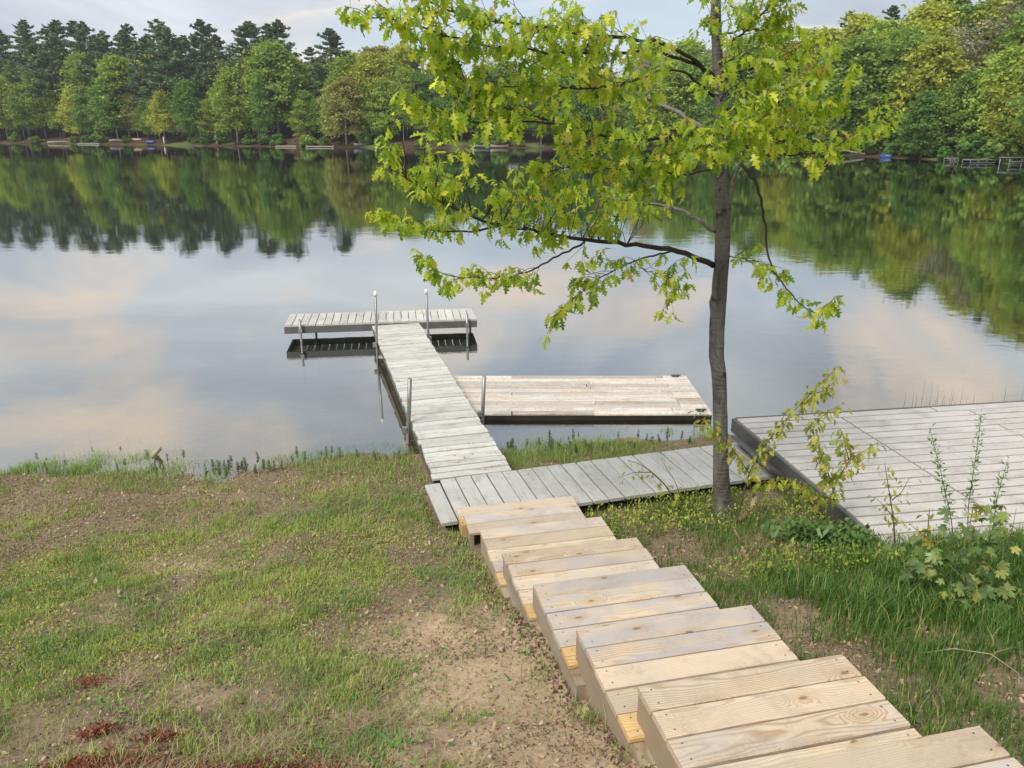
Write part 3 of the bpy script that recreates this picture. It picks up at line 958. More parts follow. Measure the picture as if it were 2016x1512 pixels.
_BOARD = {}


def board_mesh(L, W, T, mat, screws=0.06, ch=0.007):
    """plank along x, top face at z = 0, with pairs of screw heads near both ends"""
    key = (round(L, 2), round(W, 3), T, mat)
    if key in _BOARD: return _BOARD[key]
    mb = MB()
    mb.cbox((0, 0, -T / 2), (L, W, T), ch)
    if screws:
        xs = [-L / 2 + screws, L / 2 - screws]
        if L > 1.6:
            k = int(L / 0.6); xs = [-L / 2 + screws + (L - 2 * screws) * i / k for i in range(k + 1)]
        for x in xs:
            for y in (-W * 0.28, W * 0.28):
                mb.add([(x + 0.0055 * math.cos(a * math.pi / 3), y + 0.0055 * math.sin(a * math.pi / 3), 0.0008) for a in range(6)], [tuple(range(6))], 1)
    me = mb.mesh('board', [M[mat], M['screw']])
    _BOARD[key] = me
    return me


BR = random.Random(3)


def put_board(parent, L, W, T, mat, x, y, z, ang, jit=1.0, name='board', flip=None):
    me = board_mesh(L, W, T, mat)
    a = ang + BR.gauss(0, 0.0032) * jit
    if BR.random() < 0.5: a += math.pi
    Lm = Matrix.Translation((x + BR.gauss(0, .003) * jit, y + BR.gauss(0, .0014) * jit, z + BR.gauss(0, .0014) * jit)) @ Matrix.Rotation(a, 4, 'Z') @ Matrix.Rotation(BR.gauss(0, 0.003) * jit, 4, 'X')
    return link(name, me, parent, Lm)


# stairs: eight box steps going down to the landing
NOSE = [(7.205, 0.405, 1.09, 3), (6.417, 0.560, 1.150, 5), (5.615, 0.770, 1.195, 5), (4.80, 0.980, 1.248, 5), (3.92, 1.195, 1.305, 5), (3.105, 1.410, 1.385, 5), (2.287, 1.625, 1.480, 5), (1.47, 1.840, 1.55, 5)]
ST_W = 1.21
st = root('wooden_stairs', rotz(1.7 * ST_L[0] + 7.3 * ST_S[0], 1.7 * ST_L[1] + 7.3 * ST_S[1], 0.0, ST_A),
          'new pine box-step stairs descending the bank to the grey walkway', 'stairs')
for n, (s0, zt, l0, nb) in enumerate(NOSE):
    cx = l0 + ST_W / 2 - 1.7
    for k in range(nb):
        L = ST_W
        x = cx
        if n == 0 and k == 0: L = ST_W + 0.06; x = cx - 0.03
        sy = s0 - 0.092 - 0.190 * k - 7.3
        put_board(st, L, 0.1775, 0.038, 'pine_fresh' if k == 4 else 'pine', x, sy, zt, 0.0)
    dep = 0.19 * nb
    zb = zt - 0.039
    drop = 0.215 if n else 0.13
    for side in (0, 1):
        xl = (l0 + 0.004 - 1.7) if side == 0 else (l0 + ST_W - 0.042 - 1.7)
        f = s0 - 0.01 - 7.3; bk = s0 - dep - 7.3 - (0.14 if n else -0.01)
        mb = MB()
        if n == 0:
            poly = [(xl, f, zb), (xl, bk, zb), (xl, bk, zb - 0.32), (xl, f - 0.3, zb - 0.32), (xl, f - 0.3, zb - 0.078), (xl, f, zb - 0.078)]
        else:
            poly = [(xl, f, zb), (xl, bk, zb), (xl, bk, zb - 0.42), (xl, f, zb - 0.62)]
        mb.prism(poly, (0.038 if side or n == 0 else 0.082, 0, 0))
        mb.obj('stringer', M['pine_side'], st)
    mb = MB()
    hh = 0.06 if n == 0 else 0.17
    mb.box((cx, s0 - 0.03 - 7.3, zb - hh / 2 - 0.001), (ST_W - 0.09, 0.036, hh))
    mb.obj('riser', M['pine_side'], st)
# short packing pieces beside the bottom step
for xo, w in ((-0.085, 0.05),):
    mb = MB(); mb.cbox((0, 0, 0), (0.20, 0.05, 0.14), 0.004)
    mb.obj('packing_block', M['pine_fresh'], st, Matrix.Translation((1.15 + xo - 1.7, 6.93 - 7.3, 0.325)) @ Matrix.Rotation(math.pi / 2, 4, 'Z'))

# landing walkway
DECK_Z = 0.28
ld = root('boardwalk', rotz(LD_O[0], LD_O[1], 0.1, LD_A), 'grey painted boardwalk lying on the bank at the foot of the stairs', 'walkway')
nb = int(LD_LEN / 0.19)
for k in range(nb):
    w = LD_W * (1.0 if k else 0.93) + BR.uniform(-.006, .006)
    yo = -LD_W / 2 + (-0.05 if k == 0 else 0.0)
    put_board(ld, w, 0.177, 0.038, 'landing', 0.095 + 0.19 * k, yo, DECK_Z - 0.1, math.pi / 2)
for y in (-0.14, -LD_W + 0.14):
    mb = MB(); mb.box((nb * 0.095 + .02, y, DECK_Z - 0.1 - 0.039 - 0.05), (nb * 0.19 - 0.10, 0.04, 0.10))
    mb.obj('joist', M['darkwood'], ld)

# pier with its T head
PSL = math.atan(0.09 / 7.23)
pier = root('pier', rotz(DK_O[0], DK_O[1], 0.0, DK_A) @ Matrix.Rotation(PSL, 4, 'X'), 'grey plank pier on steel pipes with a T-shaped end over the lake', 'pier')
PL = 7.23; NBD = 48; PW = 0.95
for k in range(NBD):
    pitch = PL / NBD
    y = pitch * (k + 0.5)
    off = BR.uniform(-.008, .008)
    put_board(pier, PW + BR.uniform(-.012, .012), pitch - BR.uniform(0.016, 0.027), 0.038, 'dock', off, y, DECK_Z + 0.0, 0.0, 1.6)
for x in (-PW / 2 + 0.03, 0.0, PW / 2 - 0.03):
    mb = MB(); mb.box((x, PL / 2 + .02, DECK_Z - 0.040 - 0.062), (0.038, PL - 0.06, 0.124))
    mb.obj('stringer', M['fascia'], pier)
T_Z = DECK_Z + 0.092
TC = np.array([-2.755, 15.97]); TA = math.radians(8.2); TL, TW = 3.94, 1.0
TM = rotz(TC[0], TC[1], 0, TA)
NT_ = 25
for k in range(NT_):
    pitch = TL / NT_
    W = TM @ Matrix.Translation((-TL / 2 + pitch * (k + .5), 0, T_Z + BR.gauss(0, .001))) @ Matrix.Rotation(math.pi / 2 + BR.gauss(0, .003), 4, 'Z')
    link('board', board_mesh(TW, 0.146, 0.036, 'dock'), pier, world=W)
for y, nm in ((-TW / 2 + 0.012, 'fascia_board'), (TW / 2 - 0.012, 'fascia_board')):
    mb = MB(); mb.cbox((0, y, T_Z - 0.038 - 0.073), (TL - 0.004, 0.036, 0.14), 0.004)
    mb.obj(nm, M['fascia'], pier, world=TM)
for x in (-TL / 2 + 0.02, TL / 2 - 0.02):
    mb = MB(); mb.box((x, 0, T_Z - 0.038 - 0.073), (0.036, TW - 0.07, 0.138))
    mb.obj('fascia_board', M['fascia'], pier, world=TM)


def pipe(x, y, ztop, zbot, lean=(0, 0), mat='pipe_clean', cap=False, r=0.024, deck=0.37):
    mb = MB()
    top = Vector((x + lean[0], y + lean[1], ztop)); bot = Vector((x, y, zbot))
    mb.tube([bot, bot.lerp(top, .33), bot.lerp(top, .66), top], r, 12)
    p = mb.obj('post', M[mat], pier, world=Matrix.Identity(4))
    RMl = RM[pier.name].inverted()
    if cap:
        mb = MB()
        prof = [(0.031, -0.05), (0.033, 0.0), (0.030, 0.02), (0.018, 0.035), (0.004, 0.04)]
        mb.tube([(top.x, top.y, top.z + h) for _, h in prof], [q for q, _ in prof], 12)
        c = link('cap', mb.mesh('cap', M['white_plastic']), p, Matrix.Identity(4))
    mb = MB()
    mb.box((x, y, deck - 0.10), (0.075, 0.075, 0.075))
    link('bracket', mb.mesh('bracket', M['pipe_clean']), p, Matrix.Identity(4))
    return p


pipe(-4.30, 15.19, 0.50, -1.2, (-.005, 0))
pipe(-0.94, 15.68, 0.50, -1.2)
pipe(-2.60, 14.10, 1.26, -1.0, (.06, 0), cap=True)
pipe(-1.615, 14.55, 1.21, -1.1, (-.03, 0), cap=True)
pipe(-1.49, 9.95, 0.95, -0.5, (.10, 0), mat='pipe', r=0.030, deck=0.30)
pipe(-0.47, 10.55, 0.79, -0.6, (.07, 0), r=0.027, deck=0.31)
pipe(-4.25, 16.18, 0.33, -1.3)
pipe(-0.93, 16.64, 0.33, -1.3)

# swim raft beside the pier
raft = root('swim_raft', (1.0, 11.77, -0.1), 'weathered plank swim raft with peeling paint floating beside the pier', 'raft')
RX0, RX1, RY0, RY1, RZ = -1.05, 3.02, 10.83, 12.70, 0.105
rows = 13; pitch = (RY1 - RY0) / rows
for k in range(rows):
    y = RY0 + pitch * (k + .5)
    cuts = sorted(BR.sample([0.0, 1.25, 1.3, 2.6, 2.45, 0.02], 1 if k % 3 else 2))
    cuts = [c for c in cuts if c > RX0 + .4]
    xs = [RX0] + [-0.02 if (k in (2, 3, 4, 8) and c < .5) else c for c in cuts] + [RX1]
    for a, b in zip(xs[:-1], xs[1:]):
        if b - a < 0.3: continue
        put_board(raft, round(b - a - 0.008, 2), pitch - BR.uniform(0.008, 0.016), 0.036, 'raft', (a + b) / 2 - 1.0, y - 11.77, RZ + 0.1 + BR.gauss(0, .002), 0.0, 1.2)
mb = MB()
for (c, s) in (((1.0 - .015, RY0 + .02), (RX1 - RX0 - .03, .04)), ((1.0 - .015, RY1 - .02), (RX1 - RX0 - .03, .04)), ((RX0 + .02, 11.77), (.04, RY1 - RY0 - .09)), ((RX1 - .02, 11.77), (.04, RY1 - RY0 - .09))):
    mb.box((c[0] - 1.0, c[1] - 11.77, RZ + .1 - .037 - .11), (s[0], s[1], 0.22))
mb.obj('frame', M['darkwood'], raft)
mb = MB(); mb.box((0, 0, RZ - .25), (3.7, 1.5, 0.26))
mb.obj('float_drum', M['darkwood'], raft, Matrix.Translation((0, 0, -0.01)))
for cx, cy in ((2.82, 12.62), (2.86, 10.93)):
    mb = MB()
    mb.box((0, 0, 0.03), (0.16, 0.025, 0.02)); mb.box((-.04, 0, 0.01), (0.02, 0.02, 0.02)); mb.box((.04, 0, 0.01), (0.02, 0.02, 0.02)); mb.box((0, 0, .002), (.1, .05, .004))
    mb.obj('cleat', M['screw'], raft, Matrix.Translation((cx - 1.0, cy - 11.77, RZ + 0.102)))

# big deck on the right
BZ = 0.45
bd = root('lake_deck', rotz(BD_O[0], BD_O[1], 0.2, BD_A), 'large low deck of pale grey boards with dark fascia by the water', 'deck')
rows = 18; BP = 0.187
for k in range(rows):
    y = BP * (k + .5)
    cuts = [0, 1.44, 3.35 + (0.0 if k % 2 else 0.9) * (k < 15), 7.6] if k != rows - 1 else [0, 0.9, 2.9, 7.6]
    for a, b in zip(cuts[:-1], cuts[1:]):
        put_board(bd, round(b - a - 0.03, 2), BP - BR.uniform(.025, .036), 0.036, 'deck', (a + b) / 2, y, BZ - 0.2, 0.0, 0.5)
DL = rows * BP
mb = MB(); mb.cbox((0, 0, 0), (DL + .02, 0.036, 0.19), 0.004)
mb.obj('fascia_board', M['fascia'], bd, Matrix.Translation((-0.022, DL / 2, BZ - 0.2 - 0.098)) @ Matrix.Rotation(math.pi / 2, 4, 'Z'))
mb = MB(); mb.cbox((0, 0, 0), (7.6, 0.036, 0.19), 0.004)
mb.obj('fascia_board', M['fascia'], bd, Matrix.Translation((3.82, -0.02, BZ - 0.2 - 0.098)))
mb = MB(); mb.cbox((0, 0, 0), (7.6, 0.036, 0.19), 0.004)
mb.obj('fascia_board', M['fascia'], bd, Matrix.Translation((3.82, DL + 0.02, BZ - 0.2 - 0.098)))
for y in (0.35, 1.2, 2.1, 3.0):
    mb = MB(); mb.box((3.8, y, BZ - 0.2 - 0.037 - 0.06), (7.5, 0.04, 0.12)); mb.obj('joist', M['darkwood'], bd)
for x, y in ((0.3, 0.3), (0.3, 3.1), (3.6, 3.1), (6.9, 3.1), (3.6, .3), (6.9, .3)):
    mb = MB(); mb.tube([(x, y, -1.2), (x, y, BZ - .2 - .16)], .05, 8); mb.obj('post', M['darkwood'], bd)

# sloping cover panel between boardwalk end and deck
# (a dark grey toe board that closes the gap)
tb = MB(); tb.cbox((0, 0, 0), (1.05, 0.24, 0.036), 0.004)
tb.obj('toe_board', M['fascia'], bd, Matrix.Translation((-0.16, 2.35, BZ - 0.2 - 0.10)) @ Matrix.Rotation(math.pi / 2, 4, 'Z') @ Matrix.Rotation(math.radians(28), 4, 'X'))

# ------------------------------------------------------------------ things on the far shore
M['blue'] = plain('blue_plastic', (0.025, 0.06, 0.20), 0.4, 0.2)
M['tan'] = plain('tan_hull', (0.40, 0.27, 0.18), 0.5, 0.15)
M['alu'] = plain('aluminium_hull', (0.24, 0.25, 0.26), 0.35, 0.15, 3, 0.3)
M['palewood'] = plain('bleached_wood', (0.34, 0.29, 0.235), 0.8, 0.3)
M['redwood'] = plain('reddish_stair_wood', (0.17, 0.085, 0.06), 0.8, 0.3)
M['greywood'] = plain('grey_wood', (0.24, 0.22, 0.20), 0.8, 0.3)
M['siding'] = plain('grey_siding', (0.36, 0.38, 0.39), 0.7, 0.1, 2)
M['white_siding'] = plain('white_siding', (0.62, 0.63, 0.62), 0.7, 0.1, 2)
M['roof'] = plain('dark_shingle', (0.07, 0.07, 0.075), 0.85, 0.3, 3)
M['glass'] = plain('window_glass', (0.03, 0.035, 0.04), 0.08, 0.1, 1, 0.0, 0.8)


def hull(L, W, Hh, mb, keel_up=False, mi=0):
    n = 13; prof = []
    for i in range(n):
        t = i / (n - 1) * 2 - 1
        w = W / 2 * (1 - abs(t) ** 2.6) + 0.01
        rise = 0.35 * Hh * abs(t) ** 3
        ring = []
        for k in range(7):
            a = math.pi * k / 6
            ring.append((t * L / 2, -w * math.cos(a), rise * (1 if not keel_up else -1) + (Hh * (1 - math.sin(a) ** 0.8) if not keel_up else Hh * math.sin(a) ** 0.8)))
        prof += ring
    fs = []
    for i in range(n - 1):
        for k in range(6):
            a = i * 7 + k; fs.append((a, a + 1, a + 8, a + 7))
    mb.add(prof, fs, mi, True)


def far_obj(name, p, a, label, cat, parts, group=None):
    rt = root(name, rotz(p.x, p.y, p.z, a), label, cat, group)
    for nm, mb, mt in parts: mb.obj(nm, M[mt], rt)
    return rt


def boat(p, a, L, W, Hh, mt, label):
    h = MB(); hull(L, W, Hh, h)
    g = MB()
    for s in (-1, 1):
        g.tube([(t * L / 2, s * (W / 2 * (1 - abs(t) ** 2.6) + .01), Hh + 0.35 * Hh * abs(t) ** 3) for t in np.linspace(-1, 1, 11)], 0.03, 5)
    parts = [('hull', h, mt), ('gunwale', g, mt)]
    for x in (-L * .2, L * .15):
        b = MB(); b.box((x, 0, Hh * .7), (0.25, W * .85, 0.04)); parts.append(('bench', b, 'greywood'))
    return far_obj('rowing_boat', p, a, label, 'boat', parts)


p = bank_pt(-0.043, 0.2); boat(Vector((p.x, p.y, 0.05)), 0.05, 4.0, 1.4, 0.5, 'alu', 'pale blue-grey aluminium boat pulled up on the far shore')
p = bank_pt(-0.024, 0.3); boat(Vector((p.x, p.y, 0.05)), 0.1, 3.8, 1.4, 0.5, 'palewood', 'pale cream boat beached beside an aluminium boat')
p = bank_pt(-0.195, 1.2); boat(Vector((p.x, p.y, p.z - .1)), 0.6, 3.6, 1.3, 0.55, 'alu', 'white boat tilted on the far bank under green trees')
# canoe, upside down on the bank
p = bank_pt(-0.487, 4.0)
mb = MB(); hull(4.6, 0.95, 0.42, mb, True)
far_obj('overturned_canoe', p, -0.25, 'tan canoe turned upside down on the grassy far bank', 'canoe', [('hull', mb, 'tan')])
p = bank_pt(-0.503, 3.2)
mb = MB(); hull(4.2, 1.2, 0.5, mb, True)
far_obj('overturned_boat', p, 0.1, 'grey boat turned upside down on the grassy far bank', 'boat', [('hull', mb, 'greywood')])
p = bank_pt(-0.512, 5.0)
mb = MB(); hull(3.4, 1.1, 0.6, mb, True)
far_obj('tarp_covered_boat', p, 0.15, 'boat under a blue tarp on the grassy far bank', 'boat', [('tarp', mb, 'blue')])


def barrel(p, a, label, L=1.6, r=0.33):
    b = MB(); b.tube([(-L / 2, 0, r), (-L / 2 + .05, 0, r), (-.02, 0, r), (.02, 0, r), (L / 2 - .05, 0, r), (L / 2, 0, r)], [r * .86, r, r, r * 1.04, r, r * .86], 14)
    k = MB(); k.box((-L * .3, 0, r * 2 + .03), (.12, .9, .05)); k.box((L * .3, 0, r * 2 + .03), (.12, .9, .05))
    far_obj('plastic_barrel', p, a, label, 'barrel', [('drum', b, 'blue'), ('strap', k, 'greywood')])


p = bank_pt(-0.444, 1.0); barrel(p, 0.1, 'blue plastic barrel lying on the far bank near a white post', 2.0, 0.4)
p = bank_pt(0.479, -0.3); barrel(Vector((p.x, p.y, -.12)), -0.6, 'blue plastic barrel floating at the foot of the hillside', 1.5, 0.32)


def planks(p, a, L, W, n, mt, label, legs=True):
    rt = root('small_dock', rotz(p.x, p.y, p.z, a), label, 'dock')
    for k in range(n):
        b = MB(); b.cbox((0, 0, 0), (W, L / n * .94, 0.05), .008)
        b.obj('board', M[mt], rt, Matrix.Translation((-L / 2 + L / n * (k + .5), 0, 0.35)) @ Matrix.Rotation(math.pi / 2, 4, 'Z') if False else Matrix.Translation((-L / 2 + L / n * (k + .5), 0, 0.35)) @ Matrix.Rotation(math.pi / 2, 4, 'Z'))
    for s in (-1, 1):
        b = MB(); b.box((0, s * W * .45, .24), (L, .06, .16)); b.obj('stringer', M[mt], rt)
        for t in (-.45, .45):
            b = MB(); b.tube([(t * L, s * W * .45, -1.0), (t * L, s * W * .45, .45)], .05, 6); b.obj('post', M['greywood'], rt)


for bb, L, lab in ((-0.268, 4.5, 'short pale plank dock low on the far waterline below reddish stairs'), (-0.232, 6.0, 'long pale plank dock low on the far waterline below green bushes'),
                   (-0.515, 7.0, 'thin pale dock along the grassy far waterline'), (0.055, 2.2, 'small pale dock on the far shore behind the oak')):
    p = bank_pt(bb, -1.3); planks(Vector((p.x, p.y, -0.05)), 0.0 if bb > -.4 else -.35, L, 1.2, 8, 'greywood' if bb < -.4 else 'palewood', lab)


def bank_stairs(p, a, n, rise, run, w, mt, label):
    rt = root('bank_stairs', rotz(p.x, p.y, p.z, a), label, 'stairs')
    for k in range(n):
        b = MB(); b.box((k * run, 0, .2 + k * rise), (run * .95, w, .06)); b.obj('tread', M[mt], rt)
    for s in (-1, 1):
        b = MB(); b.prism([(-.3, s * w / 2, -.1), (n * run, s * w / 2, n * rise - .1), (n * run, s * w / 2, n * rise + .2), (-.3, s * w / 2, .2)], (0, .08, 0)); b.obj('stringer', M[mt], rt)
        b = MB(); b.tube([(0, s * w / 2, 1.0), (n * run, s * w / 2, n * rise + 1.0)], .05, 6)
        for t in (0, .5, 1): b.tube([(t * n * run, s * w / 2, t * n * rise - .2), (t * n * run, s * w / 2, t * n * rise + 1.0)], .05, 6)
        b.obj('railing', M[mt], rt)


p = bank_pt(-0.276, 1.0); bank_stairs(p, 0.35, 9, .24, .42, 1.2, 'redwood', 'reddish wooden stairs climbing the far bank')
p = bank_pt(-0.410, 1.5); bank_stairs(p, 0.5, 8, .25, .4, 1.2, 'greywood', 'grey wooden stairs climbing the far bank beside a white post')
p = bank_pt(-0.430, 1.0)
mb = MB(); mb.tube([(0, 0, -.3), (0, 0, 1.5), (0, 0, 1.6)], [.13, .13, .06], 10)
mc = MB(); mc.box((0, 0, 1.64), (.3, .3, .06))
far_obj('white_post', p, 0, 'white post standing at the far waterline', 'post', [('shaft', mb, 'white_plastic'), ('cap', mc, 'white_plastic')])
p = bank_pt(-0.396, 6.0)
parts = []
mb = MB(); mb.box((0, 0, .95), (3.0, 1.2, .08)); parts.append(('table_top', mb, 'greywood'))
for s in (-1, 1):
    mb = MB(); mb.box((0, s * .95, .55), (3.0, .3, .06)); parts.append(('bench', mb, 'greywood'))
    mb = MB(); mb.tube([(s * 1.1, -1.1, -.3), (s * 1.1, .5, .95)], .06, 6); mb.tube([(s * 1.1, 1.1, -.3), (s * 1.1, -.5, .95)], .06, 6); parts.append(('leg_frame', mb, 'greywood'))
far_obj('picnic_table', p, 0.1, 'grey picnic table on the brown far bank', 'table', parts)


def log(p, a, pitch, L, r, label, mt='palewood'):
    rr = random.Random(label)
    mb = MB(); mb.tube([(L * t, rr.uniform(-.12, .12), r + L * t * math.tan(pitch) + rr.uniform(-.05, .05)) for t in (-.0, .25, .5, .75, 1)], [r, r * .9, r * .75, r * .55, r * .25], 8)
    tw = MB()
    for k in range(3):
        t = rr.uniform(.3, .8); tw.tube([(L * t, 0, r + L * t * math.tan(pitch)), (L * t + .5, rr.uniform(-.6, .6), r + L * t * math.tan(pitch) + rr.uniform(.2, .8))], [r * .35, .01], 5, caps=False)
    far_obj('fallen_log', p, a, label, 'log', [('stem', mb, mt), ('branch', tw, mt)])


p = bank_pt(-0.183, 1.2); log(p, 2.3, .75, 3.2, .16, 'bleached log leaning against the far bank beside a white boat')
p = bank_pt(-0.045, 2.2); log(p, .5, .35, 4, .13, 'grey fallen log lying on the brown far bank behind the boats', 'greywood')
p = bank_pt(0.435, 0.6); log(p, 2.6, .18, 5, .13, 'grey dead trunk leaning over the water at the hillside foot', 'greywood')
p = bank_pt(0.497, 0.8); log(p, .4, .22, 3.4, .1, 'pale dead branch at the hillside foot beside a blue barrel', 'greywood')
p = bank_pt(-0.378, 0.8); log(p, 1.9, .9, 1.9, .16, 'bleached stump leaning at the far waterline')
p = bank_pt(-0.575, 0.6); log(p, 0.0, .03, 6, .2, 'long bleached log lying along the far waterline')


def frame_dock(p, a, L, W, label):
    rt = root('dock_frame', rotz(p.x, p.y, p.z, a), label, 'dock')
    for s in (-1, 1):
        for z in (.10, .42):
            b = MB(); b.box((0, s * W / 2, z), (L, .06, .07)); b.obj('rail', M['alu'], rt)
    n = max(2, int(L / 1.1))
    for k in range(n + 1):
        x = -L / 2 + .03 + (L - .06) * k / n
        b = MB(); b.box((x, 0, .26), (.06, W + .07, .40)) if False else [b.box((x, s * (W / 2 + .002), .26), (.058, .062, .40)) for s in (-1, 1)]
        b.box((x, 0, .42), (.058, W - .07, .06)); b.obj('cross_bar', M['alu'], rt)
    for k in range(int(L / .3)):
        b = MB(); b.box((-L / 2 + .15 + .3 * k, 0, .48), (.27, W * .98, .03)); b.obj('board', M['greywood'], rt)


p = bank_pt(0.573, -2.5); frame_dock(Vector((p.x, p.y, 0)), 0.25, 1.3, 1.0, 'short white-framed dock section standing in the shallows')
p = bank_pt(0.603, -2.2); frame_dock(Vector((p.x, p.y, 0)), 0.25, 3.6, 1.2, 'long white-framed dock reaching out below the hillside')
p = bank_pt(0.652, -1.5)
parts = []
for sx in (-1, 1):
    for sy in (-1, 1):
        b = MB(); b.tube([(sx * .8, sy * .7, -1.0), (sx * .8, sy * .7, .8)], .045, 6); parts.append(('post', b, 'alu'))
b = MB(); b.box((0, 0, .84), (1.8, 1.6, .08)); parts.append(('canopy', b, 'alu'))
b = MB(); b.box((0, -.8, .45), (2.0, .06, .10)); parts.append(('beam', b, 'alu'))
far_obj('boat_lift', Vector((p.x, p.y, 0)), .2, 'metal boat lift standing at the end of the white-framed dock', 'boat lift', parts)


def house(p, a, L, W, Hh, wall, label):
    rt = root('lake_house', rotz(p.x, p.y, p.z - .5, a), label, 'house')
    mb = MB(); mb.box((0, 0, Hh / 2), (L, W, Hh))
    for s in (-1, 1): mb.add([(s * L / 2, -W / 2, Hh), (s * L / 2, W / 2, Hh), (s * L / 2, 0, Hh + W * .3)], [(0, 1, 2)])
    mb.obj('wall', M[wall], rt)
    rf = MB()
    for s in (-1, 1):
        rf.prism([(-L / 2 - .4, s * (W / 2 + .4), Hh - .2), (-L / 2 - .4, 0, Hh + W * .3 + .12), (-L / 2 - .4, 0, Hh + W * .3 + .28), (-L / 2 - .4, s * (W / 2 + .4), Hh - .04)], (L + .8, 0, 0))
    rf.obj('roof', M['roof'], rt)
    for k in range(3):
        x = -L / 2 + L * (k + .5) / 3
        w = MB(); w.box((x, -W / 2 - .03, Hh * .55), (1.3, .08, 1.4)); wo = w.obj('window', M['white_plastic'], rt)
        g = MB(); g.box((x, -W / 2 - .08, Hh * .55), (1.1, .04, 1.2)); link('pane', g.mesh('pane', M['glass']), wo, Matrix.Identity(4))


p = bank_pt(-0.048, 19); house(p, 0.0, 8, 6, 4.2, 'siding', 'grey house with dark roof half hidden behind the oak branches')
p = bank_pt(-0.267, 17); house(p, 0.3, 7, 6, 3.8, 'siding', 'grey cottage half hidden by trees above the reddish stairs')
p = bank_pt(-0.462, 15); house(p, 0.4, 7, 6, 4.0, 'white_siding', 'white cottage half hidden by trees above the overturned boats')
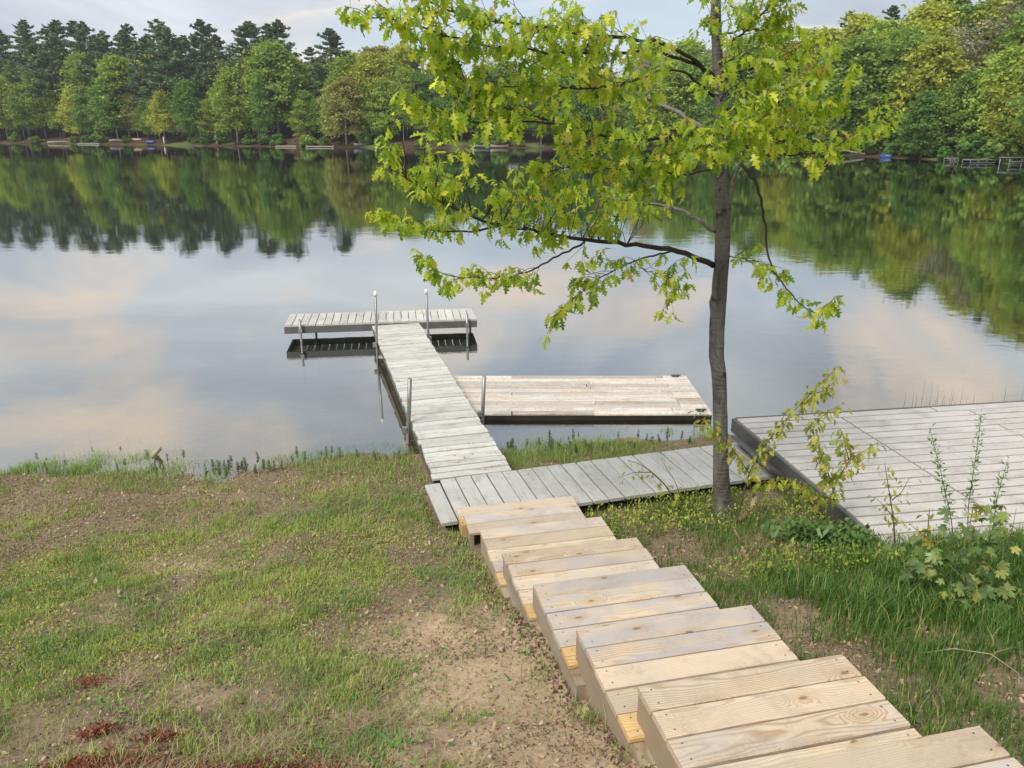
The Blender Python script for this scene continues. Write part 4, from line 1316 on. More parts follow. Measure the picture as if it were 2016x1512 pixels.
# ------------------------------------------------------------------ oak skeleton (world metres)
TRUNK=[(2.29,7.45,0.21),(2.24,7.45,0.54),(2.20,7.45,0.89),(2.15,7.45,1.46),(2.11,7.45,1.79),(2.06,7.45,2.01),(2.04,7.45,2.33),(2.03,7.45,2.73),(2.03,7.45,3.03),(2.01,7.45,3.42),(1.94,7.45,3.84),(1.89,7.45,4.41),(1.83,7.45,4.84),(1.78,7.45,5.25)]
LIMBS=[
 ([(1.96,7.45,2.92),(1.55,7.30,3.09),(1.03,7.10,3.18),(0.56,6.95,3.25),(0.14,6.85,3.33),(-0.15,6.80,3.39),(-0.41,6.75,3.49),(-0.68,6.70,3.62),(-0.93,6.70,3.81),(-1.02,6.70,4.02)],0.036,0.005),
 ([(-0.10,6.80,3.38),(-0.34,6.75,3.33),(-0.65,6.70,3.35),(-0.90,6.65,3.42),(-1.07,6.60,3.49)],0.014,0.004),
 ([(1.55,7.30,3.09),(1.13,7.10,3.03),(0.79,6.95,2.90),(0.56,6.85,2.71),(0.40,6.80,2.57)],0.013,0.004),
 ([(0.65,6.95,3.22),(0.46,6.90,3.12),(0.32,6.80,3.07),(0.05,6.70,2.95),(-0.21,6.60,2.95),(-0.56,6.55,2.98),(-0.76,6.50,3.12)],0.013,0.004),
 ([(1.83,7.45,4.59),(1.59,7.20,4.74),(1.26,6.90,4.85),(0.93,6.60,4.86),(0.54,6.30,4.86),(0.15,6.10,4.89),(-0.17,5.90,4.90),(-0.36,5.80,4.92),(-0.57,5.70,5.00),(-0.73,5.65,5.12)],0.034,0.006),
 ([(1.82,7.45,4.63),(1.55,7.20,4.73),(1.18,6.90,4.79),(0.77,6.60,4.74),(0.35,6.30,4.73),(-0.03,6.10,4.75),(-0.25,6.00,4.75),(-0.48,5.80,4.81),(-0.68,5.70,4.85),(-0.87,5.60,4.91),(-0.95,5.55,4.87)],0.030,0.005),
 ([(1.83,7.45,4.46),(1.44,7.10,4.67),(1.19,6.90,4.62),(0.88,6.70,4.51),(0.57,6.50,4.48),(0.20,6.30,4.49),(-0.09,6.20,4.48),(-0.33,6.10,4.50)],0.022,0.004),
 ([(1.86,7.45,4.14),(1.57,7.70,4.31),(1.18,7.90,4.52),(0.70,8.10,4.71),(0.36,8.20,4.84)],0.032,0.012),
 ([(1.85,7.45,4.22),(1.57,7.10,4.16),(1.21,6.80,4.09),(0.78,6.50,4.11),(0.36,6.30,4.23),(-0.03,6.10,4.32),(-0.22,6.00,4.43),(-0.39,5.95,4.54),(-0.51,5.90,4.67)],0.022,0.004),
 ([(0.36,6.30,4.23),(0.05,6.15,4.23),(-0.26,6.00,4.22),(-0.51,5.90,4.28),(-0.70,5.85,4.41)],0.010,0.003),
 ([(1.95,7.45,3.25),(1.68,7.70,3.42),(1.44,7.90,3.46),(1.11,8.10,3.49),(0.70,8.30,3.54)],0.026,0.008),
 ([(1.88,7.45,3.84),(1.51,7.10,3.77),(1.19,6.90,3.86),(0.82,6.70,3.85),(0.47,6.60,3.90),(0.26,6.50,3.84)],0.014,0.004),
 ([(2.02,7.45,3.32),(2.06,7.42,3.61),(2.09,7.35,3.90),(2.24,7.20,4.00),(2.42,7.10,4.09),(2.59,7.00,4.26),(2.66,6.95,4.38),(2.74,6.90,4.44)],0.034,0.004),
 ([(2.10,7.35,3.88),(2.19,7.20,3.76),(2.29,7.15,3.49),(2.33,7.10,3.18),(2.39,7.05,2.95),(2.57,7.00,2.73),(2.76,6.90,2.56),(2.91,6.85,2.69)],0.020,0.004),
 ([(2.26,7.20,3.99),(2.48,7.10,3.96),(2.71,7.00,3.99),(2.91,6.90,4.11),(3.11,6.85,4.24)],0.012,0.003),
 ([(1.87,7.45,4.88),(2.01,7.20,4.97),(2.08,7.00,5.11),(2.14,6.90,5.21)],0.016,0.005),
 ([(1.85,7.45,4.97),(2.01,7.30,5.00),(2.11,7.10,4.97),(2.22,7.00,5.02),(2.26,6.95,5.09)],0.012,0.003),
 ([(1.93,7.45,4.35),(2.07,7.20,4.34),(2.22,7.00,4.38),(2.40,6.90,4.44),(2.55,6.85,4.60),(2.56,6.80,4.68)],0.014,0.003),
 ([(1.89,7.45,4.63),(2.05,7.10,4.67),(2.22,6.90,4.72)],0.011,0.003),
 ([(1.93,7.45,4.02),(1.90,7.00,4.11),(1.94,6.70,4.19),(1.96,6.50,4.24)],0.011,0.003),
 ([(1.91,7.45,3.93),(1.65,7.00,3.97),(1.41,6.70,4.00),(1.16,6.50,3.94)],0.011,0.003),
 ([(2.07,7.45,3.01),(2.23,7.30,3.01),(2.35,7.20,2.90)],0.008,0.003),
 ([(1.13,7.10,3.03),(1.24,7.00,2.93),(1.44,6.95,2.93),(1.48,6.90,2.84)],0.006,0.003),
]
SHOOTS={
 'oakA':[[(2.31,7.10,0.41),(2.38,7.05,0.90),(2.53,7.00,1.29),(2.70,7.00,1.54),(2.87,7.00,1.75),(3.09,6.95,2.06)],[(2.38,7.05,0.90),(2.15,6.95,1.22),(1.92,6.90,1.46),(1.79,6.85,1.62)],[(2.37,7.05,0.82),(2.47,6.90,0.86),(2.62,6.80,0.97),(2.79,6.70,0.91)],[(2.87,7.00,1.75),(2.95,6.90,1.82),(3.05,6.85,1.96)]],
 'oakB':[[(3.23,6.75,0.41),(3.11,6.75,0.88),(2.94,6.75,1.27),(2.82,6.75,1.51),(2.94,6.75,1.66),(3.04,6.70,1.75)],[(3.11,6.75,0.88),(3.20,6.70,1.19),(3.30,6.65,1.31),(3.38,6.60,1.41)],[(3.15,6.75,0.75),(2.85,6.60,0.90),(2.60,6.50,1.11)],[(3.20,6.70,1.19),(3.09,6.65,1.46),(3.03,6.60,1.55)]],
 'oakC':[[(3.55,6.25,0.48),(3.45,6.22,0.85),(3.35,6.20,1.15),(3.28,6.20,1.39)],[(3.45,6.22,0.85),(3.31,6.20,1.00),(3.24,6.20,1.06)],[(3.40,6.20,1.03),(3.47,6.20,1.10),(3.52,6.20,1.25)]],
 'oakD':[[(3.76,6.10,0.52),(3.71,6.10,0.80),(3.69,6.10,1.00)],[(3.72,6.10,0.70),(3.56,6.05,0.83),(3.47,6.00,0.91)]],
 'oakE':[[(1.88,7.55,0.26),(1.63,7.40,0.59),(1.46,7.30,0.79),(1.32,7.20,0.92),(1.16,7.10,1.02)],[(1.46,7.30,0.79),(1.25,7.15,0.86),(1.07,7.10,0.82)],[(1.88,7.55,0.26),(1.71,7.30,0.67),(1.51,7.20,1.00)]],
 'wil1':[[(4.03,5.95,0.58),(3.93,5.95,1.08),(3.91,5.95,1.47),(3.88,5.95,1.95)]],
 'wil2':[[(3.96,6.00,0.55),(3.83,6.00,0.97),(3.65,6.00,1.44),(3.50,6.00,1.81)]],
 'wil3':[[(4.21,5.95,0.63),(4.16,5.95,1.19),(4.18,5.95,1.54)]],
 'maple':[[(3.34,4.75,0.63),(3.30,4.85,1.04),(3.31,4.95,1.36),(3.34,5.00,1.58)],[(3.58,4.70,0.76),(3.52,4.80,1.16),(3.55,4.85,1.46),(3.58,4.90,1.63)],[(3.32,4.85,0.96),(3.12,4.90,1.14),(3.00,4.95,1.23)]],
}

# ------------------------------------------------------------------ leaves
OAK_HALF = [(0.0, 0.012), (0.13, 0.03), (0.27, 0.19), (0.31, 0.07), (0.49, 0.37), (0.53, 0.09), (0.74, 0.33), (0.77, 0.08), (0.91, 0.15), (1.0, 0.0)]


def oak_leaf_arrays(droop, fold, curl):
    V = []; F = []
    n = len(OAK_HALF)
    for i, (x, w) in enumerate(OAK_HALF):
        z = -droop * x * x
        xx = x * (1 - 0.25 * droop * x)
        for s in (-1, 0, 1):
            y = s * w * math.cos(fold)
            V.append((xx, y, z + abs(s) * w * math.sin(fold) - curl * (abs(s) * w) ** 2 * 2 + 0.06 * math.sin(9 * x + s * 2) * abs(s) * w))
    for i in range(n - 1):
        a = 3 * i; b = a + 3
        F.append((a, a + 1, b + 1, b)); F.append((a + 1, a + 2, b + 2, b + 1))
    # petiole
    k = len(V)
    V += [(-0.18, -0.006, 0.02), (-0.18, 0.006, 0.02), (0.02, 0.008, 0.0), (0.02, -0.008, 0.0)]
    F.append((k, k + 1, k + 2, k + 3))
    V = np.array(V); V[:, 0] += 0.18
    return V / 1.18, np.array(F)


LEAF_PROTO = [oak_leaf_arrays(0.35, 0.45, 0.1), oak_leaf_arrays(0.6, 0.65, 0.3), oak_leaf_arrays(0.15, 0.3, 0.5), oak_leaf_arrays(0.8, 0.35, 0.2)]


def leaf_mesh(i, mat):
    V, F = LEAF_PROTO[i]
    return np_mesh('leaf', V, F, mat, np.zeros(len(V)))


def frame_from(d, up):
    d = d / (np.linalg.norm(d) + 1e-9)
    s = np.cross(up, d); s /= (np.linalg.norm(s) + 1e-9)
    u = np.cross(d, s)
    return np.stack([d, s, u], 1)


def merge_leaves(name, items, protos, mat, smooth=False):
    """items: list of (proto, pos, R(3x3), size, rnd)"""
    Vs = []; Fs = []; rs = []; base = 0
    for pi, (PV, PF) in enumerate(protos):
        sel = [it for it in items if it[0] == pi]
        if not sel: continue
        R = np.stack([it[2] * it[3] for it in sel]); T = np.stack([it[1] for it in sel])
        W = np.einsum('nij,vj->nvi', R, PV) + T[:, None, :]
        n, v = W.shape[:2]
        Fs.append((PF[None] + (np.arange(n) * v)[:, None, None] + base).reshape(-1, PF.shape[1]))
        Vs.append(W.reshape(-1, 3)); rs.append(np.repeat([it[4] for it in sel], v)); base += n * v
    return np_mesh(name, np.concatenate(Vs), Fs, mat, np.concatenate(rs), smooth)


def smooth_line(pts, n):
    P = np.array(pts, float)
    d = np.concatenate([[0], np.cumsum(np.linalg.norm(np.diff(P, axis=0), axis=1))])
    t = np.linspace(0, d[-1], n)
    Q = np.stack([np.interp(t, d, P[:, i]) for i in range(3)], 1)
    for _ in range(2):
        Q[1:-1] = (Q[:-2] + 2 * Q[1:-1] + Q[2:]) / 4
    return Q, d[-1]


LR = random.Random(77)


def cluster(p, d, n, size, items, droop=0.75, spread=0.8, reach=0.0):
    """a whorl of hanging leaves at a twig end"""
    d = np.array(d); d = d / (np.linalg.norm(d) + 1e-9)
    for k in range(n):
        a = 2 * math.pi * (k + LR.random()) / n
        rnd = np.array([math.cos(a), math.sin(a), LR.uniform(-.5, .3)])
        v = d * LR.uniform(.2, .8) + rnd * spread * LR.uniform(.4, 1) + np.array([0, 0, -droop * LR.uniform(.4, 1.5)])
        up = np.array([LR.gauss(0, .75), LR.gauss(0, .75), 1.0]) + d * .4
        R = frame_from(v, up)
        items.append((LR.randrange(4), np.array(p) + np.array([LR.gauss(0, .012) for _ in range(3)]) + rnd * reach * LR.uniform(.3, 1), R, size * LR.uniform(.5, 1.25), min(0.999, max(0.01, LR.gauss(.5, .24)))))


def grow_twigs(line, length, r1, items, twigs, step, tl, size, start=0.2, nleaf=(4, 7)):
    n = len(line)
    k = int(length * (1 - start) / step)
    side = 1
    for j in range(k + 1):
        t = start + (1 - start) * (j + LR.uniform(-.3, .3)) / max(1, k)
        t = min(1, max(start, t))
        i = min(n - 2, int(t * (n - 1)))
        p = line[i] + (line[i + 1] - line[i]) * (t * (n - 1) - i)
        ax = line[i + 1] - line[i]; ax = ax / (np.linalg.norm(ax) + 1e-9)
        side = -side
        lat = np.cross(ax, [0, 0, 1]); lat /= np.linalg.norm(lat) + 1e-9
        d = ax * LR.uniform(.3, .9) + lat * side * LR.uniform(.3, 1.0) + np.array([0, 0, LR.uniform(-.25, .75)])
        d /= np.linalg.norm(d)
        L = tl * LR.uniform(.45, 1.25) * (1.1 - .45 * t)
        q1 = p + d * L * .5 + np.array([0, 0, .03 * L]); q2 = p + d * L + np.array([0, 0, -.12 * L])
        twigs.append(([p, q1, q2], [max(.0022, r1 * .8), .0022, .0014]))
        cluster(q2, d, LR.randint(*nleaf), size, items)
        if LR.random() < .8: cluster(q1, d, LR.randint(2, 4), size * .9, items)
        if L > .22 and LR.random() < .75:
            d2 = d + lat * (-side) * .8 + np.array([0, 0, LR.uniform(-.3, .5)]); d2 /= np.linalg.norm(d2)
            q3 = q1 + d2 * L * .6
            twigs.append(([q1, q3], [.0022, .0013]))
            cluster(q3, d2, LR.randint(*nleaf), size * .95, items)
    e = line[-1] - line[-2]
    cluster(line[-1], e, LR.randint(5, 8), size, items)


def tube_mesh(name, tubes, mat, n=4):
    mb = MB()
    for pts, rads in tubes: mb.tube(pts, rads, n, caps=False)
    return mb.mesh(name, mat)


# ------------------------------------------------------------------ the oak
def build_oak():
    tz_ = float(terrain(TRUNK[0][0], TRUNK[0][1]))
    rt = root('oak_tree', (TRUNK[0][0], TRUNK[0][1], tz_), 'young oak with grey trunk and drooping yellow-green leaves above the boardwalk', 'tree')
    I = Matrix.Identity(4)
    pts = [(TRUNK[0][0] + .01, TRUNK[0][1], tz_ - .35)] + [(TRUNK[0][0], TRUNK[0][1], tz_ + .03)] + TRUNK[1:] + [(1.74, 7.45, 5.8), (1.70, 7.43, 6.4), (1.69, 7.42, 7.0), (1.66, 7.4, 7.7)]
    keyz = [tz_ - .3, tz_, tz_ + .15, .9, 1.5, 2.0, 2.7, 3.4, 3.9, 4.4, 5.3, 6.4, 7.7]
    keyr = [.20, .135, .096, .077, .071, .074, .074, .069, .056, .051, .042, .030, .012]
    Q, L = smooth_line(pts, 170)
    rads = np.interp(Q[:, 2], keyz, keyr)
    knots = [(1.80, 3.3), (2.02, 3.3), (3.40, .6), (3.05, 5.0), (2.55, 1.0), (3.55, 4.4)]

    def bump(i, k):
        a = 2 * math.pi * k / 24
        b = 0.025 * math.sin(3 * a + i * .11) + 0.02 * math.sin(7 * a + i * .33) + .015 * math.sin(i * 1.1 + a)
        b += (float(vnoise(k * .9, i * .25, 1.0, 300)) - .5) * .10
        b += .35 * max(0.0, math.sin(2.5 * a + 1.0)) * math.exp(-max(0.0, Q[i][2] - tz_) / .10)
        for kz, ka in knots:
            b += .20 * math.exp(-((Q[i][2] - kz) / .05) ** 2) * math.exp(-((a - ka + math.pi) % (2 * math.pi) - math.pi) ** 2 / .25)
        return b
    mb = MB(); mb.tube(Q, list(rads), 24, bump=bump)
    mb.obj('trunk', M['bark'], rt, world=I)
    items = []; twigs = []
    limbs = list(LIMBS)
    # limbs above the picture, so that the crown closes
    for z, a, Ln in ((5.5, 3.3, 1.9), (5.65, .4, 1.5), (5.9, 2.2, 1.5), (6.2, 4.4, 1.3), (6.4, 1.2, 1.2), (6.8, 3.6, .9), (6.9, 5.6, .9), (5.4, 5.0, 1.6)):
        x0 = np.interp(z, [5.25, 7.7], [1.78, 1.66]); pl = []
        for t in (0, .35, .7, 1.0):
            pl.append((x0 + math.cos(a) * Ln * t, 7.44 + math.sin(a) * Ln * t, z + .5 * Ln * t - .15 * Ln * t * t))
        limbs.append((pl, .024, .004))
    # short limbs growing towards the viewer's side of the trunk
    limbs += [([(1.80, 7.45, 5.0), (1.74, 7.1, 5.08), (1.60, 6.8, 5.02)], .012, .003), ([(1.84, 7.45, 4.72), (2.0, 7.1, 4.80), (2.06, 6.8, 4.68)], .012, .003),
              ([(1.89, 7.45, 4.42), (1.84, 7.0, 4.50), (1.72, 6.7, 4.38)], .012, .003), ([(1.91, 7.45, 4.20), (2.1, 7.1, 4.28), (2.24, 6.8, 4.18)], .012, .003),
              ([(1.92, 7.45, 4.05), (2.2, 7.2, 4.12), (2.45, 7.0, 4.05), (2.6, 6.9, 3.95)], .012, .003), ([(1.87, 7.45, 4.6), (2.2, 7.3, 4.72), (2.5, 7.2, 4.78)], .012, .003)]
    for li, (pl, r0, r1) in enumerate(limbs):
        n = 8 + len(pl) * 3
        line, L = smooth_line(pl, n)
        wob = np.array([[LR.gauss(0, .006) for _ in range(3)] for _ in range(n)]); wob[0] = 0
        line = line + wob
        if li in (4, 5, 6): r0 = r0 * .72
        mb = MB(); mb.tube(line, [.82 * (r0 + (r1 - r0) * (i / (n - 1)) ** .8) for i in range(n)], 8)
        pale = li in (7, 10, 12)
        mb.obj('limb', M['limb_pale' if pale else 'limb'], rt, world=I)
        hi = line[:, 2].mean() > 5.4
        dens = .040 if not hi else .16
        if 12 <= li <= 20: dens = .036
        if 23 <= li and not hi: dens = .075
        if li in (7, 10): dens = .075
        if li == 13: grow_twigs(line, L, r1, items, twigs, .075, .2, .15, .62); continue
        st_ = .42 if li in (0, 4, 5) else .3
        if li == 12: st_ = .5
        if li >= 20: st_ = .2
        grow_twigs(line, L, r1, items, twigs, dens, .34 if li not in (1, 2, 3) else .24, (.120 if line[:, 1].mean() < 6.9 else .118), st_ * (1.0 if li not in (4, 5) else .8))
        if li in (19, 20, 11):
            for j in range(14):
                t = LR.uniform(.2, .8); p = line[int(t * (n - 1))]
                q = p + np.array([LR.uniform(-.25, .3), LR.uniform(-.4, .1), LR.uniform(-.12, .35)])
                twigs.append(([p, (p + q) / 2 + np.array([0.03, 0, .02]), q], [.004, .003, .0015])); cluster(q, q - p, LR.randint(5, 8), .13, items)
        if li in (0,):   # dense leaf sprays standing above the low limb
            for j in range(95):
                t = LR.uniform(.30, .95); p = line[int(t * (n - 1))]
                q = p + np.array([LR.uniform(-.15, .2), LR.uniform(-.35, .3), LR.uniform(.06, .50)])
                twigs.append(([p, (p + q) / 2 + np.array([0.03, 0, .02]), q], [.004, .003, .0015])); cluster(q, q - p, LR.randint(4, 7), .13, items)
    me = tube_mesh('twigs', twigs, M['limb'])
    tag(link('twigs', me, rt, world=I), kind='stuff')
    cp = np.array([0, 0, CAM_H])

    def vis(it):
        v = it[1] - cp
        f = v[1] * math.cos(math.radians(18.5)) - v[2] * math.sin(math.radians(18.5))
        u = v[1] * math.sin(math.radians(18.5)) + v[2] * math.cos(math.radians(18.5))
        inside = abs(v[0] / f) < .66 and abs(u / f) < .49
        return -(it[3] / f if inside else 0)
    items.sort(key=vis)
    lm = [leaf_mesh(i, M['oak_leaf']) for i in range(4)]
    for it in items[:300]:
        m4 = Matrix.Translation(it[1]) @ Matrix((it[2] * it[3]).tolist()).to_4x4()
        link('leaf', lm[it[0]], rt, world=m4)
    me = merge_leaves('foliage', items[300:], LEAF_PROTO, M['oak_leaf'])
    tag(link('foliage', me, rt, world=I), kind='stuff')
    print('oak leaves', len(items))


build_oak()

# ------------------------------------------------------------------ saplings and shoots on the bank
def sapling(name, key, label, cat, mat, protos, meshes, size, step, nleaf, r0=.009, droop=.75, spread=.7, reach=.05):
    stems = SHOOTS[key]
    b = stems[0][0]; gz = float(terrain(b[0], b[1]))
    rt = root(name, (b[0], b[1], gz), label, cat)
    I = Matrix.Identity(4)
    items = []
    for si, pl in enumerate(stems):
        pl = [list(p) for p in pl]
        if si == 0 or (key == 'maple' and si == 1):
            pl = [[pl[0][0], pl[0][1], float(terrain(pl[0][0], pl[0][1])) - .05]] + pl[1:] if pl[0][2] > gz - .3 else pl
        line, L = smooth_line(pl, 6 * len(pl))
        r = r0 * (1 if si == 0 else .6)
        mb = MB(); mb.tube(line, [r * (1 - .75 * i / (len(line) - 1)) for i in range(len(line))], 6)
        mb.obj('stem', M['stem'], rt, world=I)
        k = max(2, int(L / step)); a = LR.uniform(0, 6)
        for j in range(k + 1):
            t = (.35 if si == 0 else .2) + (.65 if si == 0 else .8) * j / k
            i = min(len(line) - 1, int(t * (len(line) - 1))); p = line[i]
            a += 2.4
            d = np.array([math.cos(a), math.sin(a), .3])
            cluster(p, d, LR.randint(*nleaf), size * (1.0 - .25 * t), items, droop, spread, reach)
    for it in items:
        m4 = Matrix.Translation(it[1]) @ Matrix((it[2] * it[3]).tolist()).to_4x4()
        link('leaf', meshes[it[0] % len(meshes)], rt, world=m4)
    return rt


ylm = [leaf_mesh(i, M['young_leaf']) for i in range(4)]
for key, lab, sz, stp, nl in (('oakA', 'tall arching oak sapling with yellow-green leaves beside the oak trunk', .125, .05, (3, 5)),
                              ('oakB', 'forked oak sapling with hanging yellow leaves at the corner of the deck', .125, .048, (3, 5)),
                              ('oakC', 'thin oak sapling with bronze leaves in front of the deck', .09, .06, (2, 3)),
                              ('oakD', 'tiny oak seedling with yellow and rust leaves in front of the deck', .09, .06, (2, 3)),
                              ('oakE', 'low oak shoot reaching over the boardwalk edge', .085, .12, (1, 3))):
    sapling('oak_sapling', key, lab, 'sapling', 'young_leaf', None, ylm, sz, stp, nl)


def maple_arrays(bend):
    ang = [(-178, .10), (-150, .34), (-138, .26), (-112, .58), (-100, .42), (-84, .46), (-70, .36), (-56, .78), (-47, .62), (-36, .72), (-25, .40), (-14, .80), (-7, .78), (0, 1.0)]
    pts = ang + [(-a, r) for a, r in ang[::-1][1:]]
    V = [(0, 0, 0)]; F = []
    for a, r in pts:
        x = r * math.cos(math.radians(a)); y = r * math.sin(math.radians(a))
        V.append((x * .75, y * .75, -bend * (x * x + y * y) * .6 + .05 * math.cos(math.radians(a) * 5)))
    n = len(pts)
    for i in range(n): F.append((0, 1 + i, 1 + (i + 1) % n))
    V = np.array(V); V[:, 0] += .15
    return V, np.array(F)


mlm = []
for bnd in (.25, .5, .8, .4):
    V, F = maple_arrays(bnd); mlm.append(np_mesh('leaf', V, F, M['maple_leaf'], np.zeros(len(V))))
sapling('maple_sapling', 'maple', 'bushy maple sapling with broad lobed leaves above the lush grass', 'sapling', 'maple_leaf', None, mlm, .135, .055, (3, 6), .008, .45, 1.0, .26)


def blade_leaf(l=1.0, w=.14, droop=.3):
    xs = (0, .3, .65, 1.0); ws = (.02, w, w * .7, 0)
    V = []; F = []
    for x, ww in zip(xs, ws):
        for s in (-1, 1): V.append((x * l, s * ww, -droop * x * x))
    for i in range(3): F.append((2 * i, 2 * i + 1, 2 * i + 3, 2 * i + 2))
    return np.array(V), np.array(F)


wv, wf = blade_leaf()
wlm = [np_mesh('leaf', wv, wf, M['willow_leaf'], np.zeros(len(wv)))]
for key, lab in (('wil1', 'tallest upright shoot with narrow green leaves in front of the deck'), ('wil2', 'leaning shoot with narrow green leaves in front of the deck'), ('wil3', 'short shoot with narrow green leaves behind the maple sapling')):
    sapling('leafy_shoot', key, lab, 'plant', 'willow_leaf', None, wlm, .055, .022, (2, 4), .005, -.35, .8, .02)

# ------------------------------------------------------------------ ground cover
def blocked(x, y, pad=0.0):
    """inside a stair, walkway, pier or deck footprint"""
    l = x * ST_L[0] + y * ST_L[1]; s = x * ST_S[0] + y * ST_S[1]
    left = np.interp(s, [1.0, 3.1, 7.2], [1.56, 1.36, 1.05])
    b = (l > left - .02 - pad) & (l < left + ST_W + .05 + pad) & (s < 7.25)
    a, c = axes(x, y, LD_O, LD_E, LD_N); b |= (a > -pad) & (a < LD_LEN) & (c > -pad) & (c < LD_W + pad)
    a, c = axes(x, y, DK_O, DK_X, DK_D); b |= (np.abs(a) < .5 + pad) & (c > -.1) & (c < 8)
    a, c = axes(x, y, BD_O, BD_E, BD_N); b |= (a > -.05 - pad) & (c > -.05 - pad)
    b |= np.hypot(x - 2.29, y - 7.45) < .13
    return b


def scatter(n, x0, x1, y0, y1, dens, pad=0.0, zmin=-.04):
    x = NR.uniform(x0, x1, n); y = NR.uniform(y0, y1, n)
    keep = (NR.random(n) < dens(x, y)) & ~blocked(x, y, pad)
    # keep what the lens could plausibly see
    keep &= (y > 2.1) & (np.abs(x) < y * .78 + .6)
    x, y = x[keep], y[keep]
    z = terrain(x, y)
    k = z > zmin
    return x[k], y[k], z[k]


def blades(name, x, y, z, hmin, hmax, w, mat, lean=.45, rlo=0.0, rhi=1.0, flat=0.0, patchy=0.0):
    n = len(x)
    h = NR.uniform(hmin, hmax, n) * NR.uniform(.6, 1.1, n)
    a = NR.uniform(0, 2 * np.pi, n); ln = NR.uniform(.1, 1, n) * lean
    dx = np.cos(a) * ln * h; dy = np.sin(a) * ln * h
    sa = a + np.pi / 2 + NR.normal(0, .5, n)
    wx = np.cos(sa) * w * NR.uniform(.6, 1.3, n); wy = np.sin(sa) * w * NR.uniform(.6, 1.3, n)
    up = h * (1 - flat)
    P = np.zeros((n, 5, 3))
    P[:, 0] = np.stack([x - wx, y - wy, z - .008], 1); P[:, 1] = np.stack([x + wx, y + wy, z - .008], 1)
    P[:, 2] = np.stack([x + wx * .7 + dx * .4, y + wy * .7 + dy * .4, z + up * .6], 1); P[:, 3] = np.stack([x - wx * .7 + dx * .4, y - wy * .7 + dy * .4, z + up * .6], 1)
    P[:, 4] = np.stack([x + dx * 1.25, y + dy * 1.25, z + up], 1)
    b = (np.arange(n) * 5)[:, None]
    Fq = b + np.array([[0, 1, 2, 3]]); Ft = b + np.array([[3, 2, 4]])
    rv = NR.uniform(rlo, rhi, n)
    if patchy: rv = np.clip(rv * (1 - patchy) + patchy * (1.5 * fbm(x, y, 1.6, 410, 3) - .25) + NR.normal(0, .07, n), .01, .99)
    rd = np.repeat(rv, 5)
    me = np_mesh(name, P.reshape(-1, 3), [Fq, Ft], mat, rd)
    return me


def flakes(name, x, y, z, s0, s1, mat, rise=.01, tilt=.5, rlo=0, rhi=1):
    """tiny flat leaves or bits lying at all angles"""
    n = len(x)
    s = NR.uniform(s0, s1, n)
    C = np.stack([x, y, z + NR.uniform(.0, rise, n)], 1)
    a = NR.uniform(0, 6.283, n)
    U = np.stack([np.cos(a), np.sin(a), NR.normal(0, tilt, n)], 1); W = np.stack([-np.sin(a), np.cos(a), NR.normal(0, tilt, n)], 1)
    V, F, rd = quads(C, U * s[:, None], W * (s * .6)[:, None], NR.uniform(rlo, rhi, n))
    return np_mesh(name, V, F, mat, rd)


def left_side(x, y):
    l = x * ST_L[0] + y * ST_L[1]
    return l < 1.7


def lawn_d(x, y):
    t = shore_y(x) - y
    s = sand_mask(x, y)
    d = .12 + .95 * sstep(.38, .56, fbm(x, y, 1.7, 120, 4)) * (.4 + .6 * sstep(.3, .55, fbm(x, y, 6.0, 125, 2)))
    d = d * (1 - .90 * s) * (.4 + .6 * sstep(.9, 2.4, t + (fbm(x, y, 1.2, 130, 3) - .5) * 1.6))
    return np.clip(d, .03, 1) * left_side(x, y)


GX0, GX1 = -7.4, 1.6
x, y, z = scatter(330000, GX0, GX1, 2.2, 9.2, lawn_d)
tag(link('lawn_grass', blades('lawn_grass', x, y, z, .02, .065, .003, M['grass'], 1.1, patchy=.6)), 'thin short green grass on the sandy lawn left of the stairs', 'grass', kind='stuff')
# denser tufts
tx = NR.uniform(GX0, GX1, 1500); ty = NR.uniform(2.3, 8.4, 1500)
kk = (NR.random(1500) < lawn_d(tx, ty) * .8 + .04) & left_side(tx, ty)
tx, ty = tx[kk], ty[kk]
tr = NR.uniform(.02, .12, len(tx)); nn = (tr * 620).astype(int)
x = np.repeat(tx, nn) + NR.normal(0, 1, nn.sum()) * np.repeat(tr, nn) * .6; y = np.repeat(ty, nn) + NR.normal(0, 1, nn.sum()) * np.repeat(tr, nn) * .6
k = ~blocked(x, y) & (np.abs(x) < y * .78 + .6); x, y = x[k], y[k]; z = terrain(x, y)
tag(link('grass_tufts', blades('grass_tufts', x, y, z, .04, .12, .0026, M['grass'], .75, 0.0, .8, patchy=.6)), 'denser tufts of green grass scattered over the sandy lawn', 'grass', kind='stuff')


def moss_d(x, y):
    t = shore_y(x) - y
    d = sstep(.42, .56, fbm(x, y, .8, 140, 4)) * sstep(1.4, 2.4, t) * sstep(5.8, 4.2, t) * (.35 + .65 * sstep(.5, -2.2, x))
    d = np.maximum(d, .5 * sstep(.6, .7, fbm(x, y, 1.4, 150, 3)) * sstep(.8, 1.6, t))
    return d * left_side(x, y) * (1 - .9 * sand_mask(x, y))


x, y, z = scatter(260000, GX0, GX1, 2.2, 9.0, moss_d)
tag(link('moss_patches', flakes('moss_patches', x, y, z, .003, .0085, M['clover'], .028, .7)), 'yellow-green mossy ground cover on the left lawn', 'ground cover', kind='stuff')


def debris_d(x, y):
    t = shore_y(x) - y
    return np.clip(.18 + .8 * sstep(.42, .6, fbm(x, y, 1.8, 160, 3)) * sstep(.0, .5, t) + .5 * sstep(2.4, 1.2, t), 0, 1)


x, y, z = scatter(260000, GX0, 6.0, 2.2, 9.6, debris_d)
tag(link('soil_crumbs', flakes('soil_crumbs', x, y, z, .002, .009, M['debris'], .012, .7)), 'dark crumbs, bark bits and dry leaf scraps on the soil', 'litter', kind='stuff')


